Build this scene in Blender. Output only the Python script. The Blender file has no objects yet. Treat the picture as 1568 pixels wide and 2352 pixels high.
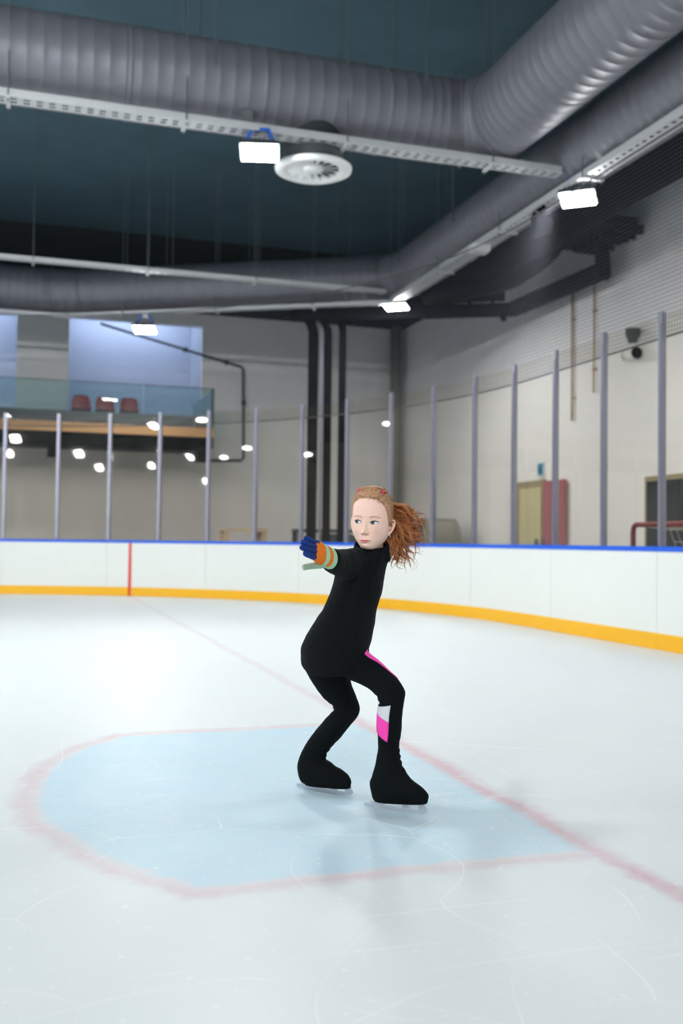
import bpy, bmesh, math, random
import numpy as np
from mathutils import Vector, noise

random.seed(7); np.random.seed(7)
SC = bpy.context.scene
COL = SC.collection

# ------------------------------------------------------------------ camera
# world: x runs across the goal line (towards the end boards), y along the goal line, z up, ice at z = 0
FPX = 2287.0; CAM_H = 1.02; ROLL = 0.011; YAW = math.atan2(.303, .953); PITCH = math.atan(69/2287)
FW0 = np.array([math.sin(YAW), math.cos(YAW), 0.0]); RT0 = np.array([math.cos(YAW), -math.sin(YAW), 0.0]); UPW = np.array([0, 0, 1.0])
FWD = FW0*math.cos(PITCH)+UPW*math.sin(PITCH); U0 = -FW0*math.sin(PITCH)+UPW*math.cos(PITCH)
RGT = RT0*math.cos(ROLL)+U0*math.sin(ROLL); UPC = -RT0*math.sin(ROLL)+U0*math.cos(ROLL)
CPOS = np.array([0, 0, CAM_H])
from mathutils import Matrix
cd = bpy.data.cameras.new('camera'); cam = bpy.data.objects.new('camera', cd); COL.objects.link(cam)
m = Matrix.Identity(4)
for i in range(3):
    m[i][0] = RGT[i]; m[i][1] = UPC[i]; m[i][2] = -FWD[i]; m[i][3] = CPOS[i]
cam.matrix_world = m
cd.sensor_fit = 'VERTICAL'; cd.sensor_height = 36.0; cd.sensor_width = 24.0; cd.lens = FPX/2352*36
cd.clip_start = .05; cd.clip_end = 200
cd.dof.use_dof = True; cd.dof.focus_distance = 3.86; cd.dof.aperture_fstop = 2.0
SC.camera = cam

# ------------------------------------------------------------------ world, exposure
w = bpy.data.worlds.new('world'); SC.world = w; w.use_nodes = True
w.node_tree.nodes['Background'].inputs[0].default_value = (.35, .42, .5, 1)
w.node_tree.nodes['Background'].inputs[1].default_value = .05
vs = SC.view_settings; vs.view_transform = 'Standard'; vs.look = 'None'; vs.exposure = 0.20; vs.gamma = 1.0; vs.use_curve_mapping = False
FLOOD = 310.0

# ------------------------------------------------------------------ materials
def srgb(r, g, b):
    f = lambda c: (c/255/12.92) if c/255 <= .04045 else ((c/255+.055)/1.055)**2.4
    return (f(r), f(g), f(b), 1)
def mat(name, col, rough=.6, metal=0, var=.08, scale=8, bump=0, bscale=60, spec=.5, sss=0, sheen=0, stretch=None):
    M = bpy.data.materials.new(name); M.use_nodes = True
    nt = M.node_tree; b = nt.nodes['Principled BSDF']
    b.inputs['Roughness'].default_value = rough; b.inputs['Metallic'].default_value = metal
    b.inputs['Specular IOR Level'].default_value = spec
    if sss:
        b.inputs['Subsurface Weight'].default_value = sss; b.inputs['Subsurface Scale'].default_value = .006
        b.inputs['Subsurface Radius'].default_value = (1, .35, .2)
    if sheen: b.inputs['Sheen Weight'].default_value = sheen; b.inputs['Sheen Roughness'].default_value = .6
    tc = nt.nodes.new('ShaderNodeTexCoord'); src = tc.outputs['Object']
    if stretch:
        mp = nt.nodes.new('ShaderNodeMapping'); mp.inputs['Scale'].default_value = stretch
        nt.links.new(src, mp.inputs[0]); src = mp.outputs[0]
    n = nt.nodes.new('ShaderNodeTexNoise'); n.inputs['Scale'].default_value = scale; n.inputs['Detail'].default_value = 4
    nt.links.new(src, n.inputs['Vector'])
    mx = nt.nodes.new('ShaderNodeMix'); mx.data_type = 'RGBA'
    mx.inputs[6].default_value = tuple(c*(1-var) for c in col[:3])+(1,); mx.inputs[7].default_value = tuple(min(1, c*(1+var)) for c in col[:3])+(1,)
    nt.links.new(n.outputs[0], mx.inputs[0]); nt.links.new(mx.outputs[2], b.inputs['Base Color'])
    if bump:
        n2 = nt.nodes.new('ShaderNodeTexNoise'); n2.inputs['Scale'].default_value = bscale; n2.inputs['Detail'].default_value = 3
        nt.links.new(src, n2.inputs['Vector'])
        bp = nt.nodes.new('ShaderNodeBump'); bp.inputs['Strength'].default_value = bump; bp.inputs['Distance'].default_value = .01
        nt.links.new(n2.outputs[0], bp.inputs['Height']); nt.links.new(bp.outputs[0], b.inputs['Normal'])
    return M
def emis(name, col, st):
    M = bpy.data.materials.new(name); M.use_nodes = True; nt = M.node_tree
    nt.nodes.remove(nt.nodes['Principled BSDF'])
    e = nt.nodes.new('ShaderNodeEmission'); e.inputs[0].default_value = col; e.inputs[1].default_value = st
    nt.links.new(e.outputs[0], nt.nodes['Material Output'].inputs[0]); return M
def glass(name, tint, f0=.04, dirt=.0):
    M = bpy.data.materials.new(name); M.use_nodes = True; nt = M.node_tree
    nt.nodes.remove(nt.nodes['Principled BSDF'])
    t = nt.nodes.new('ShaderNodeBsdfTransparent'); t.inputs[0].default_value = tint
    g = nt.nodes.new('ShaderNodeBsdfGlossy'); g.inputs['Roughness'].default_value = .02
    lw = nt.nodes.new('ShaderNodeLayerWeight'); lw.inputs[0].default_value = .5      # Facing: 0 head on, 1 grazing
    pw = nt.nodes.new('ShaderNodeMath'); pw.operation = 'POWER'; pw.inputs[1].default_value = 5; nt.links.new(lw.outputs['Facing'], pw.inputs[0])
    fr = nt.nodes.new('ShaderNodeMath'); fr.operation = 'MULTIPLY_ADD'; fr.inputs[1].default_value = 1-f0; fr.inputs[2].default_value = f0; nt.links.new(pw.outputs[0], fr.inputs[0])
    mx = nt.nodes.new('ShaderNodeMixShader'); nt.links.new(fr.outputs[0], mx.inputs[0]); nt.links.new(t.outputs[0], mx.inputs[1]); nt.links.new(g.outputs[0], mx.inputs[2])
    out = mx.outputs[0]
    if dirt:
        df = nt.nodes.new('ShaderNodeBsdfDiffuse'); df.inputs[0].default_value = (.8, .8, .78, 1)
        nz = nt.nodes.new('ShaderNodeTexNoise'); nz.inputs['Scale'].default_value = 3
        ml = nt.nodes.new('ShaderNodeMath'); ml.operation = 'MULTIPLY'; ml.inputs[1].default_value = dirt*2
        nt.links.new(nz.outputs[0], ml.inputs[0])
        m2 = nt.nodes.new('ShaderNodeMixShader'); nt.links.new(ml.outputs[0], m2.inputs[0]); nt.links.new(out, m2.inputs[1]); nt.links.new(df.outputs[0], m2.inputs[2]); out = m2.outputs[0]
    nt.links.new(out, nt.nodes['Material Output'].inputs[0]); return M

M = {}
M['wall'] = mat('wall_paint', srgb(236, 233, 233), .85, var=.03, scale=1.5, bump=.05, bscale=40)
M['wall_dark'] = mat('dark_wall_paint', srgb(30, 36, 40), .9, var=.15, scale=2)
M['ceil'] = mat('ceiling_spray', srgb(72, 97, 109), .95, var=.22, scale=.9, bump=.4, bscale=9)
M['concrete'] = mat('rubber_floor', srgb(90, 90, 92), .8, var=.1, scale=4)
M['board'] = mat('board_plastic', srgb(236, 239, 235), .32, var=.015, scale=5)
M['yellow'] = mat('kick_plate_yellow', srgb(255, 190, 14), .4, var=.03)
M['blue'] = mat('cap_blue', srgb(8, 96, 228), .4, var=.08, scale=12)
M['red'] = mat('stripe_red', srgb(222, 50, 45), .4, var=.05)
M['post'] = mat('anodised_post', srgb(150, 150, 165), .35, .7, var=.05)
M['glass'] = glass('rink_glass', (.985, .972, .935, 1), .032, .006)
M['bglass'] = glass('balcony_glass', (.78, .9, .9, 1), .04, .015)
M['net'] = mat('net_cord', srgb(62, 64, 74), .9, var=.05)
M['rope'] = mat('net_border', srgb(85, 88, 92), .9)
M['galv'] = mat('galvanised_steel', srgb(124, 124, 133), .5, .3, var=.1, scale=5, bump=.04, bscale=14)
M['tray'] = mat('galvanised_tray', srgb(205, 207, 210), .5, .3, var=.06, scale=10)
M['rod'] = mat('threaded_rod', srgb(105, 115, 120), .5, .5)
M['black'] = mat('black_steel', srgb(10, 13, 15), .75, var=.2, spec=.08)
M['dkgrey'] = mat('dark_grey_paint', srgb(58, 64, 68), .6, var=.1)
M['grey'] = mat('grey_box', srgb(120, 124, 126), .6)
M['fblue'] = mat('flood_blue', srgb(10, 95, 200), .4, var=.05)
M['lens'] = emis('flood_lens', (.98, 1.0, .99, 1), FLOOD)
M['white'] = mat('white_plastic', srgb(225, 226, 226), .5, var=.03)
M['column'] = mat('column_paint', srgb(128, 126, 118), .7, var=.06)
M['wood'] = mat('fascia_wood', srgb(160, 124, 86), .5, var=.1, scale=6, stretch=(1, 1, 12))
M['slab'] = mat('slab_grey', srgb(70, 76, 78), .8)
M['recess'] = mat('recess_paint', srgb(186, 192, 205), .85, var=.03, scale=1.5)
M['cool'] = emis('cool_tube', (.62, .75, 1.0, 1), 36)
M['redseat'] = mat('red_shell', srgb(165, 18, 34), .45, var=.08)
M['chrome'] = mat('chrome', srgb(205, 208, 212), .25, 1, var=.04)
M['door'] = mat('cream_door', srgb(200, 190, 150), .55, var=.04)
M['doorpink'] = mat('pink_door', srgb(165, 92, 102), .55, var=.07, scale=3)
M['frame_tan'] = mat('tan_frame', srgb(150, 138, 105), .6)
M['signblue'] = mat('sign_blue', srgb(60, 150, 190), .5)
M['winpane'] = mat('dark_pane', srgb(40, 48, 54), .25, var=.1)
M['goalred'] = mat('goal_red', srgb(112, 18, 28), .45)
M['netwhite'] = mat('goal_net', srgb(210, 210, 205), .9)
M['tan'] = mat('tan_wood', srgb(205, 180, 150), .6, var=.08)
M['copper'] = mat('copper_pipe', srgb(178, 152, 122), .6)

# ------------------------------------------------------------------ mesh helpers
class MB:
    def __init__(s): s.v = []; s.f = []; s.m = []
    def add(s, vs, fs, mi=0):
        o = len(s.v); s.v += [tuple(map(float, p)) for p in vs]; s.f += [tuple(i+o for i in f) for f in fs]; s.m += [mi]*len(fs); return s
    def box(s, c, d, mi=0, ax=None):
        X, Y, Z = ax if ax else (np.array([1., 0, 0]), np.array([0, 1., 0]), np.array([0, 0, 1.]))
        c = np.array(c, float); P = []
        for k in (-.5, .5):
            for j in (-.5, .5):
                for i in (-.5, .5): P.append(c+X*d[0]*i+Y*d[1]*j+Z*d[2]*k)
        return s.add(P, [(0, 2, 3, 1), (4, 5, 7, 6), (0, 1, 5, 4), (2, 6, 7, 3), (0, 4, 6, 2), (1, 3, 7, 5)], mi)
    def grid(s, rings, mi=0, closed=True, cap0=True, cap1=True):
        n = len(rings[0]); o = []; fs = []
        vs = [p for r in rings for p in r]
        for i in range(len(rings)-1):
            for j in range(n if closed else n-1):
                k = (j+1) % n
                fs.append((i*n+j, i*n+k, (i+1)*n+k, (i+1)*n+j))
        if closed and cap0: fs.append(tuple(range(n))[::-1])
        if closed and cap1: fs.append(tuple((len(rings)-1)*n+j for j in range(n)))
        return s.add(vs, fs, mi)
    def tube(s, path, r, n=10, mi=0, caps=True, flat=None):
        path = [np.array(p, float) for p in path]; N = len(path)
        rs = r if hasattr(r, '__len__') else [r]*N
        up = None; rings = []
        for i in range(N):
            t = path[min(i+1, N-1)]-path[max(i-1, 0)]; L = np.linalg.norm(t); t = t/(L if L else 1)
            if up is None:
                a = np.array([0, 0, 1.]) if abs(t[2]) < .9 else np.array([1., 0, 0])
                up = a
            x = up-t*np.dot(up, t); x /= np.linalg.norm(x); up = x; y = np.cross(t, x)
            rings.append([path[i]+(x*math.cos(q)*(flat or 1)+y*math.sin(q))*rs[i] for q in [2*math.pi*k/n for k in range(n)]])
        return s.grid(rings, mi, True, caps, caps)
    def lathe(s, c, prof, n=24, mi=0, ax=None, caps=True):
        X, Y, Z = ax if ax else (np.array([1., 0, 0]), np.array([0, 1., 0]), np.array([0, 0, 1.]))
        c = np.array(c, float)
        rings = [[c+(X*math.cos(q)+Y*math.sin(q))*r+Z*z for q in [2*math.pi*k/n for k in range(n)]] for r, z in prof]
        return s.grid(rings, mi, True, caps, caps)
    def ell(s, c, r, n=12, mi=0, ax=None):
        prof = []
        X, Y, Z = ax if ax else (np.array([1., 0, 0]), np.array([0, 1., 0]), np.array([0, 0, 1.]))
        c = np.array(c, float); rings = []
        for i in range(n+1):
            a = -math.pi/2+math.pi*i/n; cr = max(math.cos(a), .02)
            rings.append([c+X*r[0]*cr*math.cos(q)+Y*r[1]*cr*math.sin(q)+Z*r[2]*math.sin(a) for q in [2*math.pi*k/(2*n) for k in range(2*n)]])
        return s.grid(rings, mi)
    def build(s, name, mats, parent=None, smooth=False, recalc=True):
        me = bpy.data.meshes.new(name); me.from_pydata(s.v, [], s.f)
        if not isinstance(mats, (list, tuple)): mats = [mats]
        for q in mats: me.materials.append(q)
        if len(mats) > 1: me.polygons.foreach_set('material_index', s.m)
        if recalc:
            bm = bmesh.new(); bm.from_mesh(me); bmesh.ops.recalc_face_normals(bm, faces=bm.faces); bm.to_mesh(me); bm.free()
        if smooth: me.polygons.foreach_set('use_smooth', [True]*len(me.polygons))
        me.update()
        o = bpy.data.objects.new(name, me); COL.objects.link(o)
        if parent: o.parent = parent; o.matrix_parent_inverse = parent.matrix_world.inverted()
        return o
def tag(o, label=None, cat=None, group=None, kind=None):
    if label: o['label'] = label
    if cat: o['category'] = cat
    if group: o['group'] = group
    if kind: o['kind'] = kind
    return o
def empty(name, loc, label, cat, group=None):
    o = bpy.data.objects.new(name, None); COL.objects.link(o); o.location = loc
    o.matrix_world = Matrix.Translation(loc); o.empty_display_size = .2
    return tag(o, label, cat, group)
def copy_tree(o, parent=None, delta=None):
    c = o.copy(); COL.objects.link(c)
    if parent: c.parent = parent
    for ch in o.children: copy_tree(ch, c)
    return c
def struct(name, mb, mt, label=None, cat=None, smooth=False):
    return tag(mb.build(name, mt, None, smooth), label, cat, None, 'structure')
def box_struct(name, lo, hi, mt, label, cat):
    lo = np.array(lo, float); hi = np.array(hi, float)
    return struct(name, MB().box((lo+hi)/2, hi-lo), mt, label, cat)

# ------------------------------------------------------------------ the hall
V1, U1 = 9.2, 23.9            # inner faces of end wall and far side wall
V0, U00 = -50.0, -13.5
HC = 8.3
GOAL = 1.84; CREASE_U = 4.13
XE, RC, CX, CY = 5.95, 8.35, -2.4, 11.25      # end board line, corner radius and centre

def ice_material():
    Mi = bpy.data.materials.new('ice'); Mi.use_nodes = True; nt = Mi.node_tree; b = nt.nodes['Principled BSDF']; L = nt.links.new
    tc = nt.nodes.new('ShaderNodeTexCoord'); sp = nt.nodes.new('ShaderNodeSeparateXYZ'); L(tc.outputs['Object'], sp.inputs[0])
    def val(x): return x
    def mth(op, a, bb=None, c=None, clamp=False):
        n = nt.nodes.new('ShaderNodeMath'); n.operation = op; n.use_clamp = clamp
        for i, q in enumerate((a, bb, c)):
            if q is None: continue
            if isinstance(q, (int, float)): n.inputs[i].default_value = q
            else: L(q, n.inputs[i])
        return n.outputs[0]
    def noi(scale, det=3, vec=None, dist=0, rough=.5):
        n = nt.nodes.new('ShaderNodeTexNoise'); n.inputs['Scale'].default_value = scale; n.inputs['Detail'].default_value = det; n.inputs['Distortion'].default_value = dist; n.inputs['Roughness'].default_value = rough
        L(vec or tc.outputs['Object'], n.inputs['Vector']); return n.outputs[0]
    def ramp(x, lo, hi):
        n = nt.nodes.new('ShaderNodeMapRange'); n.interpolation_type = 'SMOOTHSTEP'
        n.inputs[1].default_value = lo; n.inputs[2].default_value = hi; L(x, n.inputs[0]); return n.outputs[0]
    def mixc(fac, a, bb):
        n = nt.nodes.new('ShaderNodeMix'); n.data_type = 'RGBA'; L(fac, n.inputs[0])
        for i, q in ((6, a), (7, bb)):
            if isinstance(q, tuple): n.inputs[i].default_value = q
            else: L(q, n.inputs[i])
        return n.outputs[2]
    wob = mth('ADD', mth('MULTIPLY', mth('SUBTRACT', noi(2.2, 3), .5), .09), mth('MULTIPLY', mth('SUBTRACT', noi(14, 4), .5), .06))
    vin = mth('ADD', mth('SUBTRACT', GOAL, sp.outputs[0]), wob)
    ww = mth('ADD', mth('ABSOLUTE', mth('SUBTRACT', sp.outputs[1], CREASE_U)), wob)
    rr = mth('SQRT', mth('ADD', mth('MULTIPLY', vin, vin), mth('MULTIPLY', ww, ww)))
    sd = mth('MAXIMUM', mth('MAXIMUM', mth('SUBTRACT', ww, 1.20), mth('SUBTRACT', rr, 1.80)), mth('MULTIPLY', vin, -1))
    inside = mth('SUBTRACT', 1.0, ramp(sd, -.06, .0))
    line = mth('SUBTRACT', 1.0, ramp(mth('ABSOLUTE', mth('SUBTRACT', sd, .02)), .0, .085))
    gl = mth('SUBTRACT', 1.0, ramp(mth('ABSOLUTE', mth('SUBTRACT', vin, 0)), .0, .075))
    red = mth('MAXIMUM', mth('MULTIPLY', line, .55), mth('MULTIPLY', gl, mth('SUBTRACT', 1.0, mth('MULTIPLY', ramp(sp.outputs[1], 4.6, 7.0), .62))))
    snow = noi(5, 5, None, .6, .65)
    red = mth('MULTIPLY', red, mth('ADD', .25, mth('MULTIPLY', snow, .9)), None, True)
    big = noi(.5, 3)
    ice = mixc(big, srgb(222, 229, 233), srgb(231, 235, 235))
    c = mixc(mth('MULTIPLY', inside, mth('ADD', .42, mth('MULTIPLY', snow, .8)), None, True), ice, srgb(194, 222, 236))
    c = mixc(mth('MULTIPLY', red, .72), c, srgb(206, 140, 156))
    # skate scratches: stretched noise at three headings
    sc = None
    for ang, s, th in ((.4, 1.0, .70), (1.5, 1.3, .705), (2.5, .8, .70)):
        mp = nt.nodes.new('ShaderNodeMapping'); mp.inputs['Rotation'].default_value = (0, 0, ang); mp.inputs['Scale'].default_value = (s*.9, s*42, 1)
        L(tc.outputs['Object'], mp.inputs[0])
        k = ramp(noi(1.0, 2, mp.outputs[0], .15), th-.02, th+.05)
        sc = k if sc is None else mth('MAXIMUM', sc, k)
    vl = None
    for vs_, off, wdt in ((.55, 0, .0022), (.9, 5.3, .0028), (1.4, 11.1, .003)):       # long curved blade cuts
        vor = nt.nodes.new('ShaderNodeTexVoronoi'); vor.feature = 'DISTANCE_TO_EDGE'; vor.inputs['Scale'].default_value = vs_
        nz = nt.nodes.new('ShaderNodeTexNoise'); nz.inputs['Scale'].default_value = .7; nz.inputs['Detail'].default_value = 1
        va = nt.nodes.new('ShaderNodeVectorMath'); va.operation = 'ADD'; va.inputs[1].default_value = (off, off*.7, 0); L(tc.outputs['Object'], va.inputs[0]); L(va.outputs[0], nz.inputs['Vector'])
        vm = nt.nodes.new('ShaderNodeVectorMath'); vm.operation = 'MULTIPLY_ADD'; vm.inputs[1].default_value = (1.6, 1.6, 0); L(nz.outputs['Color'], vm.inputs[0]); L(va.outputs[0], vm.inputs[2]); L(vm.outputs[0], vor.inputs['Vector'])
        k = mth('MULTIPLY', mth('SUBTRACT', 1.0, ramp(vor.outputs[0], .0, wdt)), ramp(noi(1.1+off*.1, 2), .40, .62))
        vl = k if vl is None else mth('MAXIMUM', vl, k)
    scr = mth('MAXIMUM', mth('MULTIPLY', sc, ramp(noi(1.3, 2), .42, .6)), vl)
    flakes = ramp(noi(30, 3), .64, .72)
    c = mixc(mth('MULTIPLY', mth('MAXIMUM', scr, mth('MULTIPLY', flakes, .7)), .6), c, srgb(246, 249, 250))
    L(c, b.inputs['Base Color'])
    L(mth('ADD', .34, mth('MULTIPLY', snow, .16)), b.inputs['Roughness'])
    b.inputs['Specular IOR Level'].default_value = .28
    bp = nt.nodes.new('ShaderNodeBump'); bp.inputs['Strength'].default_value = .08; bp.inputs['Distance'].default_value = .003
    L(mth('MULTIPLY', snow, .5), bp.inputs['Height']); L(bp.outputs[0], b.inputs['Normal'])
    return Mi
M['ice'] = ice_material()

box_struct('floor', (V0, U00, -.25), (V1, U1+3, -.06), M['concrete'], 'dark grey rubber floor around the rink', 'floor')
SMAX = RC*math.pi/2
def path(s, off=0.0):
    """point on the board line (inner face), s = 0 where the straight end meets the corner; off = outward"""
    if s < 0: return np.array([XE+off, CY+s]), np.array([1., 0])
    if s < SMAX:
        a = s/RC; n = np.array([math.cos(a), math.sin(a)]); return np.array([CX, CY])+n*(RC+off), n
    return np.array([CX-(s-SMAX), CY+RC+off]), np.array([0, 1.])
S0, S1 = -20.0, 30.0
pts = [path(s, .06)[0] for s in np.concatenate([[S0], np.linspace(0, SMAX, 40), [S1]])]
pts += [np.array([V0+12, CY+RC+.06]), np.array([V0+12, -11.4]), np.array([XE+.06, -11.4])]
mb = MB(); n = len(pts)
mb.add([(p[0], p[1], 0) for p in pts]+[(p[0], p[1], -.07) for p in pts], [tuple(range(n)), tuple(range(2*n-1, n-1, -1))]+[(i, (i+1) % n, n+(i+1) % n, n+i) for i in range(n)])
struct('ice_floor', mb, M['ice'], 'white scratched ice with pale blue goal crease and red lines', 'ice')
box_struct('ceiling', (V0, U00, HC), (V1+.2, U1+3, HC+.2), M['ceil'], 'dark teal sprayed ceiling', 'ceiling')
ZD = 6.5
box_struct('wall_right', (V1, U00, -.1), (V1+.2, U1+.2, ZD), M['wall'], 'off white end wall behind the boards', 'wall')
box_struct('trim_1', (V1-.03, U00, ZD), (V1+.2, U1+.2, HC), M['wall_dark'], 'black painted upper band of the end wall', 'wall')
box_struct('wall_left', (V0-.2, U00, -.1), (V0, U1, HC), M['wall'], 'distant wall at other end of the hall', 'wall')
box_struct('wall_near', (V0, U00-.2, -.1), (V1, U00, HC), M['wall'], 'long side wall opposite the balcony', 'wall')
# far side wall with two recesses above the balcony floor
R1a, R1b, R0b = .90, 4.02, -.25
ZB, ZR, ZRC = 3.38, 6.2, 6.95
mb = MB()
def bx(mb, lo, hi): lo = np.array(lo, float); hi = np.array(hi, float); mb.box((lo+hi)/2, hi-lo)
bx(mb, (V0, U1, -.1), (V1+.2, U1+.2, ZB)); bx(mb, (R1b, U1, ZB), (V1+.2, U1+.2, ZD)); bx(mb, (R0b, U1, ZB), (R1a, U1+.2, ZD)); bx(mb, (R1a, U1, ZR), (R1b, U1+.2, ZD))
bx(mb, (V0, U1, ZR), (R0b, U1+.2, ZD)); bx(mb, (V0, U1, ZB), (-5.0, U1+.2, ZR))
struct('wall_far', mb, M['wall'], 'off white side wall with openings above the balcony', 'wall')
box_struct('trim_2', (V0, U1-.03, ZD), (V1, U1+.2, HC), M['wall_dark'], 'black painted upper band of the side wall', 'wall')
mb = MB(); UB = U1+1.9
bx(mb, (-5.2, UB, ZB-.1), (R1b+.1, UB+.1, ZRC+.1)); bx(mb, (-5.2, U1+.2, ZRC), (R1b+.1, UB+.1, ZRC+.1)); bx(mb, (-5.2, U1, ZB-.1), (R1b+.1, UB+.1, ZB))
bx(mb, (R1b, U1+.2, ZB), (R1b+.1, UB, ZRC)); bx(mb, (-5.2, U1+.2, ZB), (-5.1, UB, ZRC)); bx(mb, (R0b+.2, U1+.2, ZB), (R0b+.3, UB, ZRC))
struct('wall_recess', mb, M['recess'], 'pale blue grey lined recesses behind the balcony', 'wall')

# ------------------------------------------------------------------ boards
def strip(s_a, s_b, prof, step=.25):
    """sweep a closed (off, z) profile along the board line"""
    k = max(2, int(abs(s_b-s_a)/step)+1); rings = []
    for s in np.linspace(s_a, s_b, k):
        r = []
        for off, z in prof:
            p, _ = path(s, off); r.append((p[0], p[1], z))
        rings.append(r)
    return MB().grid(rings)
stan = [.3+.98*k for k in range(0, 31)]+[.3-1.04*k for k in range(1, 20)]
stan.sort()
boards = empty('rink_boards', (XE, 9, 0), 'white rink boards with blue cap rail and yellow kick plate', 'rink boards')
for a, b_ in zip(stan[0:-1:2], stan[2::2]):
    strip(a+.003, b_-.003, [(0, .0), (.05, .0), (.05, .975), (0, .975)]).build('board_panel', M['board'], boards)
    strip(a+.002, b_-.002, [(-.012, .0), (.004, .0), (.004, .15), (-.006, .158), (-.012, .15)]).build('kick_plate', M['yellow'], boards)
    strip(a+.002, b_-.002, [(-.012, .962), (.13, .962), (.13, 1.0), (.12, 1.012), (0, 1.012), (-.012, 1.0)]).build('cap_rail', M['blue'], boards)
aG = math.acos((GOAL-CX)/RC)*RC
strip(aG-.027, aG+.027, [(-.016, .0), (0, .0), (0, .962), (-.003, .962), (-.016, .16)], .02).build('goal_line_stripe', M['red'], boards)

# ------------------------------------------------------------------ glass and posts
gl = empty('rink_glass', (XE+.06, 9, 1.0), 'clear protective glass panes held between grey posts on the boards', 'glass barrier')
ZG = 3.3
rnd = random.Random(3)
for i, s in enumerate(stan):
    p, nn = path(s, .06); t = np.array([-nn[1], nn[0]])
    mb = MB(); mb.box((p[0], p[1], 1.0+(ZG+.04-1.0)/2), (.05, .06, ZG+.04-1.0), 0, (np.array([nn[0], nn[1], 0]), np.array([t[0], t[1], 0]), np.array([0, 0, 1.])))
    mb.box((p[0]-nn[0]*.03, p[1]-nn[1]*.03, 2.13), (.012, .042, 2.2), 0, (np.array([nn[0], nn[1], 0]), np.array([t[0], t[1], 0]), np.array([0, 0, 1.])))
    mb.build('post', M['post'], gl)
    if i+1 < len(stan):
        q, _ = path(stan[i+1], .06); c = (p+q)/2; e = (q-p); L_ = np.linalg.norm(e); e /= L_
        n2 = np.array([e[1], -e[0]])
        yaw = rnd.uniform(-.012, .012); tl = rnd.uniform(-.006, .006)
        e3 = np.array([e[0]*math.cos(yaw)+n2[0]*math.sin(yaw), e[1]*math.cos(yaw)+n2[1]*math.sin(yaw), 0])
        n3 = np.cross(e3, [0, 0, 1.]); z3 = np.array([0, 0, 1.])+n3*tl; z3 /= np.linalg.norm(z3); n3 = np.cross(e3, z3)
        MB().box((c[0], c[1], 1.0+(ZG-1.0)/2), (L_-.055, .012, ZG-1.0), 0, (e3, n3, z3)).build('glass_pane', M['glass'], gl)

# ------------------------------------------------------------------ safety net
net = empty('safety_net', (XE+.2, 9, 3.12), 'pale mesh safety net hanging above the rink glass', 'net')
mb = MB(); NZ0, NZ1 = 3.12, 5.2; T = .0036
sv = np.arange(-9, 19.0, .045)
for s in sv:
    p, nn = path(s, .16); mb.box((p[0], p[1], (NZ0+NZ1)/2), (T, T, NZ1-NZ0))
mb2 = MB(); ss = np.concatenate([[-9], np.linspace(0, SMAX, 50), [19]])
for z in np.arange(NZ0, NZ1, .045):
    rings = []
    for s in ss:
        p, _ = path(s, .16); q, _ = path(s, .16+T)
        rings.append([(p[0], p[1], z), (q[0], q[1], z), (q[0], q[1], z+T), (p[0], p[1], z+T)])
    mb.grid(rings)
o = mb.build('mesh_cord', M['net'], net, recalc=False); o['kind'] = 'stuff'
for z in (NZ0, NZ1):
    mb = MB(); mb.tube([(*path(s, .16)[0], z) for s in ss], .011, 6); mb.build('border_rope', M['rope'], net, True)

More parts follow.
